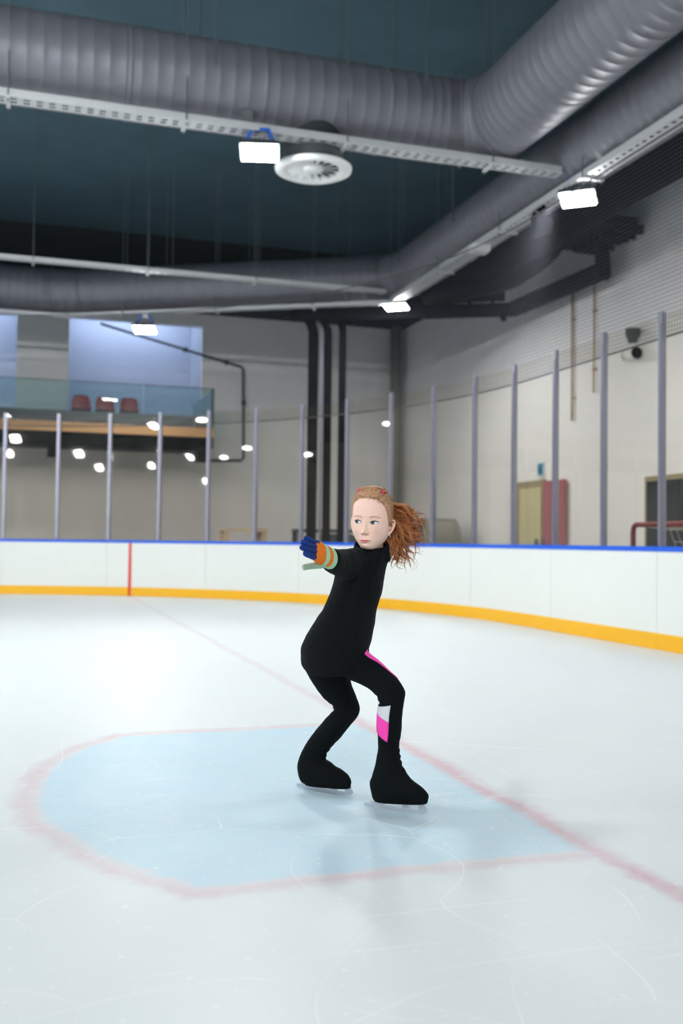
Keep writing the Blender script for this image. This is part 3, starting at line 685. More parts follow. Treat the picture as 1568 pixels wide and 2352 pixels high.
M['navy'] = mat('navy_knit', srgb(8, 50, 130), .95, var=.1, scale=90, bump=.5, bscale=500)
M['blade'] = mat('skate_steel', srgb(190, 196, 208), .35, .55, var=.12, scale=40)
M['tie'] = mat('pink_elastic', srgb(240, 60, 130), .6)

def pch(xs, ys, x):
    xs = np.array(xs, float); ys = np.array(ys, float); h = np.diff(xs); d = np.diff(ys)/h; m_ = np.zeros_like(ys)
    m_[0], m_[-1] = d[0], d[-1]
    for i in range(1, len(xs)-1):
        m_[i] = 0 if d[i-1]*d[i] <= 0 else 2*d[i-1]*d[i]/(d[i-1]+d[i])
    i = np.clip(np.searchsorted(xs, x)-1, 0, len(h)-1); t = (np.clip(x, xs[0], xs[-1])-xs[i])/h[i]
    return ys[i]*(2*t**3-3*t**2+1)+h[i]*m_[i]*(t**3-2*t**2+t)+ys[i+1]*(-2*t**3+3*t**2)+h[i]*m_[i+1]*(t**3-t**2)

def cat(rows, k=5):
    A = np.array(rows, float); Q = np.vstack([A[0]*2-A[1], A, A[-1]*2-A[-2]]); out = []
    for i in range(1, len(Q)-2):
        for t in np.arange(k)/k:
            a, b_, c, d = Q[i-1], Q[i], Q[i+1], Q[i+2]
            out.append(.5*((2*b_)+(c-a)*t+(2*a-5*b_+4*c-d)*t*t+(3*b_-a-3*c+d)*t**3))
    out.append(A[-1]); return np.array(out)
def limb(rows, k=5):
    """rows: (Lx, Ly, Ld, Rx, Ry, Rd, half thickness, tilt) -> rows of (centre, axis1, axis2)"""
    out = []
    for r in cat(rows, k):
        L_ = gp(r[0], r[1], r[2]); R_ = gp(r[3], r[4], r[5]); c = (L_+R_)/2; a1 = (R_-L_)/2
        ah = a1/np.linalg.norm(a1); e = FW0-ah*np.dot(FW0, ah); e /= np.linalg.norm(e)
        out.append((c, a1, e*r[6]+np.array([0, 0, r[7]])))
    return out
def ringpts(row, n=28, sc=1.0, ex=2.0, t0=0, t1=2*math.pi, closed=True):
    c, a1, a2 = row; out = []
    for q in (np.arange(n)/n*2*math.pi if closed else np.linspace(t0, t1, n)):
        cs, sn = math.cos(q), math.sin(q)
        f = (abs(cs)**ex+abs(sn)**ex)**(-1/ex)
        out.append(c+(a1*cs+a2*sn)*f*sc)
    return out
def fuse(mb, name, voxel, smooth_it, mats, parent, wrinkle=None):
    """join overlapping closed lofts into one continuous surface"""
    o = mb.build(name+'_src', mats)
    md = o.modifiers.new('r', 'REMESH'); md.mode = 'VOXEL'; md.voxel_size = voxel
    sm = o.modifiers.new('s', 'SMOOTH'); sm.factor = .5; sm.iterations = smooth_it
    dg = bpy.context.evaluated_depsgraph_get(); ev = o.evaluated_get(dg)
    me = bpy.data.meshes.new_from_object(ev); bpy.data.objects.remove(o, do_unlink=True)
    me.name = name
    if wrinkle:
        n_ = len(me.vertices); co = np.empty(n_*3); me.vertices.foreach_get('co', co); co = co.reshape(-1, 3)
        no = np.empty(n_*3); me.vertices.foreach_get('normal', no); no = no.reshape(-1, 3)
        co += no*np.array([wrinkle(p) for p in co])[:, None]
        me.vertices.foreach_set('co', co.ravel())
    me.polygons.foreach_set('use_smooth', [True]*len(me.polygons)); me.update()
    r = bpy.data.objects.new(name, me); COL.objects.link(r); r.parent = parent; r.matrix_parent_inverse = parent.matrix_world.inverted()
    return r

base = gp(835, 1840, 3.93); base[2] = 0
girl = empty('person', tuple(base), 'young skater in black turtleneck and tights gliding with one gloved arm stretched forward', 'person')

D0 = 3.95
TORSO = [  # neck to hem
    (800, 1268, D0, 893, 1262, D0, .075, 0), (786, 1284, D0, 893, 1280, D0, .118, 0), (774, 1306, D0, 886, 1306, D0, .135, 0),
    (767, 1332, D0, 881, 1335, D0, .138, 0), (757, 1364, D0, 876, 1364, D0, .13, 0), (741, 1398, D0, 866, 1396, D0, .122, 0),
    (721, 1430, D0, 861, 1427, D0, .128, 0), (702, 1461, D0, 854, 1462, D0, .142, 0), (691, 1486, D0, 849, 1484, D0, .152, .02),
    (691, 1508, D0, 847, 1498, D0, .154, .045)]
NEAR = [
    (770, 1520, 3.92, 836, 1468, 3.92, .06, 0), (792, 1554, 3.89, 845, 1497, 3.89, .066, 0), (822, 1569, 3.86, 870, 1518, 3.86, .064, 0), (845, 1581, 3.84, 893, 1540, 3.84, .058, 0),
    (862, 1597, 3.81, 915, 1561, 3.81, .053, 0), (870, 1612, 3.81, 930, 1586, 3.81, .050, 0), (869, 1624, 3.81, 929, 1606, 3.81, .049, 0), (867, 1642, 3.81, 924, 1640, 3.81, .048, 0),
    (866, 1678, 3.81, 921, 1680, 3.81, .049, 0), (868, 1710, 3.82, 917, 1712, 3.81, .043, 0), (865, 1735, 3.83, 918, 1733, 3.81, .042, 0), (862, 1758, 3.84, 922, 1757, 3.80, .042, 0),
    (855, 1780, 3.85, 931, 1773, 3.79, .042, 0), (850, 1797, 3.86, 945, 1793, 3.775, .041, 0), (852, 1815, 3.86, 966, 1809, 3.765, .038, 0), (855, 1829, 3.86, 983, 1826, 3.76, .035, 0), (859, 1838, 3.86, 982, 1844, 3.76, .024, 0)]
FAR = [
    (690, 1486, 4.02, 800, 1490, 4.02, .075, 0), (692, 1514, 4.03, 806, 1536, 4.02, .074, 0), (704, 1546, 4.04, 805, 1563, 4.03, .068, 0), (722, 1576, 4.05, 812, 1585, 4.04, .06, 0),
    (742, 1602, 4.05, 820, 1605, 4.04, .053, 0), (763, 1621, 4.05, 826, 1625, 4.04, .048, 0), (765, 1632, 4.06, 822, 1644, 4.05, .047, 0), (749, 1648, 4.07, 806, 1664, 4.06, .048, 0),
    (726, 1675, 4.08, 785, 1690, 4.07, .048, 0), (708, 1700, 4.09, 764, 1713, 4.08, .044, 0), (695, 1722, 4.10, 750, 1733, 4.08, .042, 0), (686, 1746, 4.12, 749, 1746, 4.07, .042, 0),
    (684, 1763, 4.13, 766, 1759, 4.05, .042, 0), (687, 1779, 4.13, 788, 1773, 4.03, .040, 0), (692, 1792, 4.13, 804, 1790, 4.02, .036, 0), (700, 1800, 4.12, 805, 1809, 4.01, .024, 0)]
tor, nea, far_ = limb(TORSO), limb(NEAR), limb(FAR)
def foot_ex(i, n): return 2.0 if i < n*.78 else 2.0+.5*min(1, (i-n*.78)/(n*.12))

# right arm (towards the camera) and left arm (reaching away)
ARM_R = [(gp(842, 1304, 3.97), .066), (gp(818, 1298, 3.89), .066), (gp(798, 1296, 3.82), .059), (gp(780, 1293, 3.74), .052), (gp(768, 1289, 3.66), .046), (gp(760, 1285, 3.59), .041), (gp(757, 1284, 3.57), .039)]
ARM_L = [(gp(846, 1296, 3.98), .055), (gp(856, 1285, 4.06), .047), (gp(862, 1281, 4.16), .040), (gp(869, 1279, 4.26), .036), (gp(876, 1279, 4.35), .033)]

def blush(Mt, spots, col, amt):
    nt = Mt.node_tree; b = nt.nodes['Principled BSDF']; src = b.inputs['Base Color'].links[0].from_socket; tc = nt.nodes.new('ShaderNodeTexCoord')
    for p, r_ in spots:
        dn = nt.nodes.new('ShaderNodeVectorMath'); dn.operation = 'DISTANCE'; dn.inputs[1].default_value = tuple(p); nt.links.new(tc.outputs['Object'], dn.inputs[0])
        mr = nt.nodes.new('ShaderNodeMapRange'); mr.interpolation_type = 'SMOOTHSTEP'; mr.inputs[1].default_value = 0; mr.inputs[2].default_value = r_; mr.inputs[3].default_value = amt; mr.inputs[4].default_value = 0
        nt.links.new(dn.outputs['Value'], mr.inputs[0]); mx = nt.nodes.new('ShaderNodeMix'); mx.data_type = 'RGBA'; mx.inputs[7].default_value = col
        nt.links.new(mr.outputs[0], mx.inputs[0]); nt.links.new(src, mx.inputs[6]); src = mx.outputs[2]
    nt.links.new(src, b.inputs['Base Color'])
# ---- body (skin), hidden under the clothes below the neck
bb = MB()
for rows, sc_ in ((tor, .9), (nea, .86), (far_, .86)):
    bb.grid([ringpts(r, 20, sc_) for r in rows])
for A in (ARM_R, ARM_L): bb.tube([a[0] for a in A]+[A[-1][0]+(A[-1][0]-A[-2][0])*1.2], [a[1]*.7 for a in A]+[.014], 14)
bb.tube([gp(856, 1232, 3.93), gp(853, 1262, 3.93), gp(846, 1300, 3.95)], [.043, .046, .06], 16)
body = fuse(bb, 'body', .009, 3, [M['skin']], girl)

# ---- head, sculpted on a grid of horizontal rings
HC_ = gp(852.5, 1189, 3.90)
psi, dlt, rol = math.radians(17), math.radians(3), math.radians(3.4)
hx = RT0*math.cos(psi)-FW0*math.sin(psi); hy = -FW0*math.cos(psi)-RT0*math.sin(psi); hz = UPW.copy()
hy, hz = hy*math.cos(dlt)-hz*math.sin(dlt), hz*math.cos(dlt)+hy*math.sin(dlt)
hx, hz = hx*math.cos(rol)-hz*math.sin(rol), hz*math.cos(rol)+hx*math.sin(rol)
def H(p): return HC_+hx*p[0]+hy*p[1]+hz*p[2]
TZs = [-.20, -.165, -.14, -.126, -.1205, -.1165, -.1105, -.1030, -.0940, -.08, -.06, -.04, -.015, .01, .04, .07, .092, .106, .114, .118]
TW = [.042, .040, .039, .0385, .0370, .0365, .0395, .0450, .0525, .0620, .0690, .0720, .0730, .0735, .0730, .0665, .0540, .0390, .025, .009]
TF = [.012, .014, .017, .026, .050, .066, .0745, .0780, .0795, .0805, .0815, .0825, .0835, .087, .0870, .0800, .0660, .0480, .030, .008]
TB = [-.062, -.060, -.058, -.057, -.057, -.057, -.058, -.060, -.064, -.072, -.084, -.093, -.099, -.102, -.1005, -.092, -.075, -.055, -.036, -.012]
def G(x, z, cx, cz, sx, sz): return np.exp(-((x-cx)/sx)**2-((z-cz)/sz)**2)
EZ = -.017; EX = .0325
def feat(x, z):
    ax_ = abs(x); y = 0
    # nose
    t = np.clip((z+.060)/(.060+.004), 0, 1)                      # 0 tip .. 1 bridge
    hgt = pch([0, .1, .25, .6, 1.0], [.0165, .0195, .0175, .0085, .0025], t)
    wid = pch([0, .15, .5, 1.0], [.0105, .0095, .0070, .0065], t)
    fall = 1/(1+np.exp(-(z+.0615)/.0014)) * (1/(1+np.exp((z-.003)/.006)))
    y += hgt*np.exp(-(x/wid)**2)*fall
    y += .0075*G(ax_, z, .0120, -.0575, .0042, .0050)            # wings
    y -= .0085*G(ax_, z, .0064, -.0628, .0024, .0014)            # nostrils
    y -= .0016*G(ax_, z, .0175, -.0560, .0030, .0050)
    y -= .0062*G(ax_, z, .0270, EZ+.001, .0150, .0105)           # eye sockets
    y += .0022*G(ax_, z, .0300, .0060, .0200, .0060)             # brow
    y -= .0020*G(x, z, 0, -.002, .0070, .0070)
    y += .0030*G(ax_, z, .0370, -.0480, .0180, .0180)            # cheeks
    y += .0035*G(x, z, 0, -.0850, .0210, .0130)                  # muzzle
    y += .0026*G(x, z, 0, -.0838, .0150, .0028) + .0034*G(x, z, 0, -.0918, .0125, .0034)   # lips
    y -= .0045*G(x, z, 0, -.0873, .0180, .0011)
    y -= .0010*G(x, z, 0, -.0755, .0025, .0060)
    y -= .0024*G(x, z, 0, -.0985, .0140, .0030)
    y += .0030*G(x, z, 0, -.1090, .0130, .0080)                  # chin
    y -= .0015*G(ax_, z, .0200, -.0873, .0035, .0035)
    return y
ZT = np.linspace(-.20, .118, 1600); TABW, TABF, TABB = pch(TZs, TW, ZT), pch(TZs, TF, ZT), pch(TZs, TB, ZT)
def headring(q, z, extra=0.0):
    """points of the head surface at angle(s) q (0 = nose, + = her left) and height z"""
    q = np.asarray(q, float); z = np.broadcast_to(np.asarray(z, float), q.shape); extra = np.asarray(extra, float)
    w_, f_, b_ = np.interp(z, ZT, TABW)+extra, np.interp(z, ZT, TABF)+extra, np.interp(z, ZT, TABB)-extra
    cs, sn = np.cos(q), np.sin(q); ex = np.interp(z, [-.125, -.10, -.05, 0], [1.9, 1.85, 2.15, 2.25])
    k = (np.abs(cs)**ex+np.abs(sn)**ex)**(-1/ex)
    x = w_*sn*k; yc = np.where(z > -.11, -.012, -.018); y = yc+np.where(cs > 0, f_-yc, yc-b_)*cs*k
    y = y+np.where(cs > 0, feat(x, z)*np.minimum(1, np.maximum(cs, 0)*1.8), 0)
    return np.stack([x, y, z], -1)
def headpt(q, z, extra=0.0): return headring(np.array([q]), z, extra)[0]
def Hs(P): P = np.asarray(P); return HC_+P[..., 0:1]*hx+P[..., 1:2]*hy+P[..., 2:3]*hz
QF = np.linspace(-1.45, 1.45, 500); FYC = {}
def face_y(x, z):
    k = round(z, 5)
    if k not in FYC: r = headring(QF, k); FYC[k] = (np.maximum.accumulate(r[:, 0]), r[:, 1])
    return float(np.interp(x, *FYC[k]))
NQ = 260
qs = np.concatenate([np.linspace(-1.25, 1.25, 180), np.linspace(1.25, 2*math.pi-1.25, NQ-180+2)[1:-1]])
zs = np.concatenate([np.linspace(-.20, -.128, 10), np.linspace(-.127, .012, 170), np.linspace(.014, .118, 40)])
hm = MB(); rings = [Hs(headring(qs, z)) for z in zs]
hm.grid(rings)
def lipmask(x, z):
    hw = .0205; s = abs(x)/hw
    if s > 1: return False
    up = -.0873+.0052*(1-s**2)**.8*(1-.22*math.exp(-(x/.0032)**2)); lo = -.0873-.0066*(1-s**2)**.7
    return lo < z < up
nq = len(qs); fi = 0
for i in range(len(zs)-1):
    zc = (zs[i]+zs[i+1])/2
    for j in range(nq):
        if -.10 < zc < -.075 and j < 179:
            if j == 0: xr = headring((qs[:180]+np.roll(qs, -1)[:180])/2, zc)[:, 0]
            if lipmask(xr[j], zc): hm.m[fi] = 1
        fi += 1
# ears
for sg_ in (-1, 1):
    ec = np.array([sg_*.0725, -.018, -.030])
    e_out = np.array([sg_*.74, -.67, 0]); e_out /= np.linalg.norm(e_out)        # the ear leans out and back
    e_up = np.array([sg_*.08, -.20, 1.0]); e_up /= np.linalg.norm(e_up); e_n = np.cross(e_out, e_up); e_n *= (1 if e_n[1] > 0 else -1)
    def E_(a, b_, c): return H(ec+e_out*a+e_up*b_+e_n*c)
    rim = []
    for t in np.linspace(-.15, 1.12, 22):
        a = PI*t; rim.append((.0015+.0175*math.sin(a)*(1-.35*t)+.0055*math.cos(a), -.004+.0290*math.cos(a)))
    hm.tube([E_(a, b_, .002) for a, b_ in rim], [.0028+.0012*math.sin(min(PI, max(0, PI*k/21))) for k in range(22)], 8)
    rg = []
    for k in range(9):
        t = k/8; rg.append([E_((a-.004)*t+.004, b_*t-.002*(1-t), -.003-.004*(1-t)) for a, b_ in rim])
    back = [[E_((a-.004)*t+.004, b_*t-.002*(1-t), -.0065-.004*(1-t)) for a, b_ in rim] for t in (1.0, .5, .05)]
    hm.grid(rg+back, 2, False)
    hm.ell(H(ec+e_up*-.030+e_out*.002), (.0060, .0045, .0085), 8, 0, (hx, hy, hz))
    hm.tube([E_(.004, .014, .001), E_(.012, .010, .002), E_(.013, -.004, .002), E_(.008, -.014, .002)], [.002, .003, .003, .002], 8)
    hm.ell(E_(.001, -.006, .001), (.004, .004, .006), 6, 0, (hx, hy, hz))
hd = hm.build('head_src', [M['skin'], M['lip'], M['ear_in']], None, True)
# join the head into the body mesh: one figure
bm = bmesh.new(); bm.from_mesh(body.data); bm.from_mesh(hd.data); bm.to_mesh(body.data); bm.free()
for q in (M['lip'], M['ear_in']): body.data.materials.append(q)
body.data.polygons.foreach_set('use_smooth', [True]*len(body.data.polygons)); body.data.update()
bpy.data.objects.remove(hd, do_unlink=True)

blush(M['skin'], [(H((.040, .065, -.048)), .034), (H((-.040, .065, -.048)), .034), (H((0, .10, -.055)), .016), (H((.078, -.02, -.03)), .03)], srgb(244, 182, 166), .40)
# eyes
for sg_ in (-1, 1):
    cx = sg_*EX; hw = .0154
    def lid(s, up):
        s2 = max(0, 1-s*s)
        sk = s*sg_                                    # +1 outer corner
        return EZ+.0012*sk+(.0084*s2**.58*(1-.10*sk) if up else -.0060*s2**.75*(1+.08*sk))
    gr = []; NS, NT = 49, 25
    for i in range(NS):
        s = -1+2*i/(NS-1); row = []
        for j in range(NT):
            t = j/(NT-1); x = cx+hw*s; z = lid(s, False)*(1-t)+lid(s, True)*t
            y = face_y(cx+hw*s, z)
            row.append((x, y, z))
        gr.append(row)
    # seat the eyeball: a shallow dome through the lid plane
    yr = max(r[2] for r in [(0, 0, face_y(cx, EZ))])
    g = MB(); vs_ = []
    for row in gr:
        for (x, y, z) in row:
            dr = ((x-cx)**2+(z-EZ)**2)
            vs_.append(H((x, y+.0011+.0010*(1-dr/hw**2), z)))
    fs = []; mi = []
    ix, iz = cx-.0058, EZ+.0012
    for i in range(NS-1):
        for j in range(NT-1):
            fs.append((i*NT+j, (i+1)*NT+j, (i+1)*NT+j+1, i*NT+j+1))
            x = (gr[i][j][0]+gr[i+1][j][0])/2; z = (gr[i][j][2]+gr[i][j+1][2])/2
            d = math.hypot(x-ix, z-iz); mi.append(2 if d < .0030 else 1 if d < .0072 else 0)
    g.add(vs_, fs); g.m = mi
    eye = g.build('eye', [M['sclera'], M['iris'], M['pupil']], body, True)
    def lidpath(up, dz, dy, s0=-1, s1=1): return [H((cx+hw*s*1.03, face_y(cx+hw*s, lid(s, up))+dy, lid(s, up)+dz)) for s in np.linspace(s0, s1, 19)]
    g = MB(); g.tube(lidpath(True, .0002, .0022), [.0006+.0013*math.sin(PI*k/18)**.5 for k in range(19)], 6); g.build('lashes', M['lash'], body, True)
    g = MB(); g.tube(lidpath(True, .0022, .0012), [.0004+.0016*math.sin(PI*k/18)**.5 for k in range(19)], 8); g.tube(lidpath(False, -.0008, .0012), [.0003+.0008*math.sin(PI*k/18)**.5 for k in range(19)], 8); g.build('eyelid', M['skin'], body, True)
    g = MB(); g.tube(lidpath(True, .0040, .0006, -.85, .9), [.0002+.0003*math.sin(PI*k/18) for k in range(19)], 6); g.tube(lidpath(False, -.0001, .0019, -.9, 1), [.0002+.0004*math.sin(PI*k/18) for k in range(19)], 6); g.build('lid_line', M['lidline'], body, True)
    # brow: fine hairs
    g = MB(); rb = random.Random(5)
    for k in range(150):
        t = rb.random(); x = sg_*(.0155+.034*t); zb = .0045+.0055*math.sin(PI*min(1, t*1.0)*.75)-.004*t+rb.uniform(-1, 1)*.0022*(1-.6*t)
        L_ = .006; dx = sg_*L_*.9; dz = .0012-.002*t
        P = [H((x+dx*a, face_y(x+dx*a, zb+dz*a)+.0007, zb+dz*a)) for a in (0, .5, 1)]
        g.tube(P, [.00045, .00045, .0001], 3)
    g.build('eyebrow', M['brow'], body)
    # nostril shadow comes from the dent; earring hoop
    e = MB(); c_ = np.array([sg_*.0765, -.0145, -.069]); hp = [H(c_+np.array([sg_*.0012*math.cos(a), .0055*math.cos(a), .0068*math.sin(a)])) for a in np.linspace(0, 2*PI, 17)]
    e.tube(hp, .0016, 8); e.build('earring', M['chrome'], girl, True)

# ---- hair
def hairline(q):
    a = np.abs((q+PI) % (2*PI)-PI)
    return pch([0, .45, .8, 1.05, 1.25, 1.42, 1.62, 1.9, 2.4, PI], [.083, .081, .068, .042, .008, -.022, -.018, -.055, -.085, -.095], a)
hair = MB(); q2 = np.linspace(-PI, PI, 121); rings = []
for t in np.linspace(0, 1, 34):
    rings.append(Hs(headring(q2[:-1], np.minimum(.118, hairline(q2[:-1])*(1-t)+.1178*t), .0004+.0052*min(1, t*3.5))))
hair.grid(rings, 0, True, False, True)
hairo = hair.build('hair', M['scalp'], girl, True)
rh = random.Random(11); PTL = np.array([.028, -.100, .012])
strands = [MB(), MB(), MB()]
for k in range(2800):
    q = rh.uniform(-2.3, 2.3); edge = rh.random() < .55
    z0 = hairline(q)+rh.gauss(-.0015, .0035) if edge else (rh.uniform(max(hairline(q), -.04), .112) if k % 2 else rh.uniform(.09, .1125))
    if z0 > .1125: continue
    qe = PI*(.86 if q > 0 else -.86); N = 13          # glide over the scalp towards the pony tail
    t = np.linspace(0, 1, N); zz = np.minimum(z0*(1-t)+.012*t+(.050+rh.gauss(0, .006))*np.sin(PI*t)*max(0, 1-abs(q)/1.6), .1135); qq = q*(1-t)+qe*t+rh.gauss(0, .03)*np.sin(PI*t)
    P = Hs(headring(qq, zz, .0006+(.0052+rh.uniform(-.0004, .0012))*np.minimum(1, t*4.5)))
    w_ = rh.choice((0, 1, 1, 2, 2))
    strands[w_].tube(P, [.00015]+[rh.uniform(.0004, .0008)]*(N-2)+[.0003], 3, 0, False)
def top_z(x, y):
    lo = np.full(np.shape(x), .0); hi = np.full(np.shape(x), .118)
    for _ in range(24):
        z = (lo+hi)/2; w_, f_, b_ = np.interp(z, ZT, TABW), np.interp(z, ZT, TABF), np.interp(z, ZT, TABB); yc = -.012
        ins = (np.abs(x)/w_)**2.25+np.where(y > yc, np.abs(y-yc)/(f_-yc), np.abs(y-yc)/(yc-b_))**2.25 < 1
        lo = np.where(ins, z, lo); hi = np.where(ins, hi, z)
    return lo
for k in range(1100):                       # hair swept straight back over the crown
    x0 = rh.uniform(-.060, .060); q = math.asin(max(-.95, min(.95, x0/.072))); p0 = headpt(q, float(hairline(q)))
    y = np.linspace(p0[1]+rh.gauss(-.001, .003)-(0 if k % 3 else rh.uniform(0, .07)), rh.uniform(-.085, -.05), 14); x = x0+(x0*.10+rh.gauss(0, .004))*np.sin(np.linspace(0, PI, 14))
    z = top_z(x, y); t = np.linspace(0, 1, 14); lift = .0008+(.0048+rh.uniform(-.0004, .001))*np.minimum(1, t*5)
    P = Hs(np.stack([x*(1+lift/.08), y+lift*np.where(z < .09, np.sign(y), 0)*.8, z+lift], -1))
    strands[rh.choice((0, 1, 1, 2, 2))].tube(P, [.00015]+[rh.uniform(.0004, .0008)]*12+[.0003], 3, 0, False)
for s_, mt_ in zip(strands, ('crown_d', 'crown_m', 'crown_l')):
    o = s_.build('combed_strands', M[mt_], hairo, True, False); o['kind'] = 'stuff'
# pony tail blown sideways
ENDS = [(968, 1182), (974, 1196), (979, 1218), (978, 1240), (972, 1262), (962, 1288), (950, 1312), (936, 1318), (922, 1308), (908, 1300), (896, 1290)]
MIDS = [(926, 1160), (930, 1168), (934, 1180), (932, 1194), (928, 1206), (924, 1220), (918, 1236), (912, 1244), (903, 1246), (893, 1246), (886, 1240)]
pts_t = np.linspace(0, 1, len(ENDS)); EN = np.array(ENDS, float); MI = np.array(MIDS, float)
pony = [MB(), MB(), MB()]
root = H(PTL)
def guide(t, lenf, amp, N=34, spread=1.0):
    """a curling lock from behind the head to the blown fan of ends; returns its points and side axes"""
    e = np.array([np.interp(t, pts_t, EN[:, 0]), np.interp(t, pts_t, EN[:, 1])]); m_ = np.array([np.interp(t, pts_t, MI[:, 0]), np.interp(t, pts_t, MI[:, 1])])
    d = 3.96+rh.gauss(0, .025)*spread; dr = 3.985+rh.gauss(0, .012)
    r0_ = gp(884+rh.gauss(0, 6), 1178+rh.gauss(0, 16), dr); mm = gp(*(m_+np.array([rh.gauss(0, 5), rh.gauss(0, 6)])), d); e2 = m_+(e-m_)*lenf+np.array([rh.gauss(0, 4), rh.gauss(0, 4)])
    ee = gp(*e2, d-.01)
    ph = rh.uniform(0, 2*PI); tn = rh.uniform(1.3, 2.4)*rh.choice((-1, 1)); P = []
    u_ = ee-mm; u_ /= np.linalg.norm(u_); s1 = np.cross(u_, FW0); s1 /= np.linalg.norm(s1); s2 = np.cross(u_, s1)
    a = np.linspace(0, 1, N)[:, None]
    p = r0_*(1-a)**2+mm*2*a*(1-a)+ee*a*a; am = amp*np.maximum(0, a-.2)**1.3*2.0; an = ph+tn*2*PI*a
    return p+s1*np.cos(an)*am+s2*np.sin(an)*am, s1, s2
def lock(t, lenf, amp, nstr, wid, spread=1.0):
    P, s1, s2 = guide(t, lenf, amp, 34, spread); a = np.linspace(0, 1, 34)[:, None]; N = 34
    env = wid*(np.minimum(1, .5+a*1.2)*(1-.70*a**2.5))
    kk = rh.choice((0, 0, 1))
    core = wid*.38
    pony[0].tube(P, [core*(1-.85*(i/(N-1))**2) for i in range(N)], 6, 0, False)
    for _ in range(nstr):
        o1, o2 = rh.gauss(0, .6), rh.gauss(0, .6); w1 = rh.uniform(.5, 2.0); pp = rh.uniform(0, 6)
        Q = P+(s1*(o1+.35*np.sin(a*w1*6+pp))+s2*(o2+.35*np.cos(a*w1*6+pp)))*env
        ln = rh.randint(26, N); rad = rh.uniform(.0004, .0008)
        pony[rh.choice((kk, 1, 1, 2))].tube(Q[:ln], [rad*(1-.7*(i/(ln-1))**2) for i in range(ln)], 3, 0, False)
for i in range(14):                      # thick inner locks give the tail its body
    P, s1, s2 = guide(rh.betavariate(1.3, 1.2), rh.uniform(.25, .6), rh.uniform(.003, .008)); pony[0].tube(P, [.0060*math.sin(PI*min(.97, .25+.74*i_/33))**.8 for i_ in range(34)], 8, 0, False)
for i in range(36): lock(rh.betavariate(1.2, 1.1), rh.uniform(.3, .7), rh.uniform(.004, .010), 24, .0105)
for i in range(54): lock(rh.random()**.9, rh.uniform(.7, .98), rh.uniform(.010, .020), 24, .0068)
for i in range(30):
    P, s1, s2 = guide(rh.random(), rh.uniform(.8, 1.06), rh.uniform(.012, .030), 34, 1.2); pony[rh.choice((1, 2, 2))].tube(P, [.0007]*34, 3, 0, False)
for s_, mt_ in zip(pony, ('hair_d', 'hair_m', 'hair_l')):
    o = s_.build('ponytail_strands', M[mt_], hairo, True, False); o['kind'] = 'stuff'
# small braids and elastics on top of the head
def on_head(x, y, lift=.006):
    q = math.atan2(x/.074, (y+.012)/.09); lo, hi = -.02, .118; best = None
    for z in np.linspace(.02, .118, 80):
        p = headpt(q, z, lift); d = (p[0]-x)**2+(p[1]-y)**2
        if best is None or d < best[0]: best = (d, p)
    return best[1]
for sg_, path_ in ((-1, [(-.050, .026), (-.042, .006), (-.030, -.02), (-.015, -.06)]), (1, [(.050, .028), (.046, .004), (.038, -.025), (.02, -.065)]), (1, [(.02, .02), (.03, .012), (.044, .016), (.05, .026)])):
    PP = [on_head(*p, .0095) for p in path_]; g = MB(); cc = crv(PP, 5)
    for i, p in enumerate(cc):
        for s3 in (-1, 1):
            g.ell(H(np.array(p)+np.array([s3*.0035, 0, .001])), (.0052, .006, .0048), 6, 0, (hx*.8+hy*.5*s3, hy, hz))
    g.build('braid', M['hair_d'] if sg_ > 0 else M['hair_m'], hairo, True)
for (x, y) in ((-.052, .028), (.051, .030)):
    p = on_head(x, y, .0105); g = MB()
    for k in range(3): g.tube([H(p+np.array([.0062*math.cos(a)*.8, (k-1)*.003+.002*math.cos(a), .0062*math.sin(a)])) for a in np.linspace(0, 2*PI, 13)], .0021, 6)
    g.build('hair_tie', M['tie'], girl, True)
    g = MB(); g.ell(H(p+np.array([.012*(1 if x > 0 else .3), -.006, .003])), (.0085, .007, .007), 8, 0, (hx, hy, hz)); g.build('hair_knot', M['hair_d'], hairo, True)

# ---- clothes
ws = MB()
ws.grid([ringpts(r, 36) for r in tor])
for A in (ARM_R, ARM_L): ws.tube(cat([list(a[0])+[a[1]] for a in A], 4)[:, :3], list(cat([list(a[0])+[a[1]] for a in A], 4)[:, 3]), 20)
ws.tube([gp(853, 1266, 3.93), gp(852, 1276, 3.935), gp(846, 1304, 3.95)], [.064, .070, .060], 24)
AR = [a[0] for a in ARM_R]; sh = ARM_R[1][0]
def wr_sweater(p):
    d = np.linalg.norm(p-gp(792, 1298, 3.80)); arm = math.exp(-(d/.13)**2)
    v = Vector(p)
    # folds radiating round the raised sleeve
    ax_ = AR[5]-AR[1]; ax_ = ax_/np.linalg.norm(ax_); s = np.dot(p-sh, ax_)
    fold = max(0, math.sin(s*95+5*noise.noise(v*7)+4*noise.noise(v*3.3)))*.0085*arm*(.4+noise.noise(v*5+Vector((3, 1, 7))))
    hp = gp(770, 1490, D0); lowr = math.exp(-((p[2]-hp[2])/.09)**2)
    return fold+.0032*noise.noise(v*16)*(.5+arm)+.0015*noise.noise(v*38)+.002*lowr*noise.noise(v*11)
swe = fuse(ws, 'sweater', .0052, 6, [M['knit']], girl, wr_sweater)
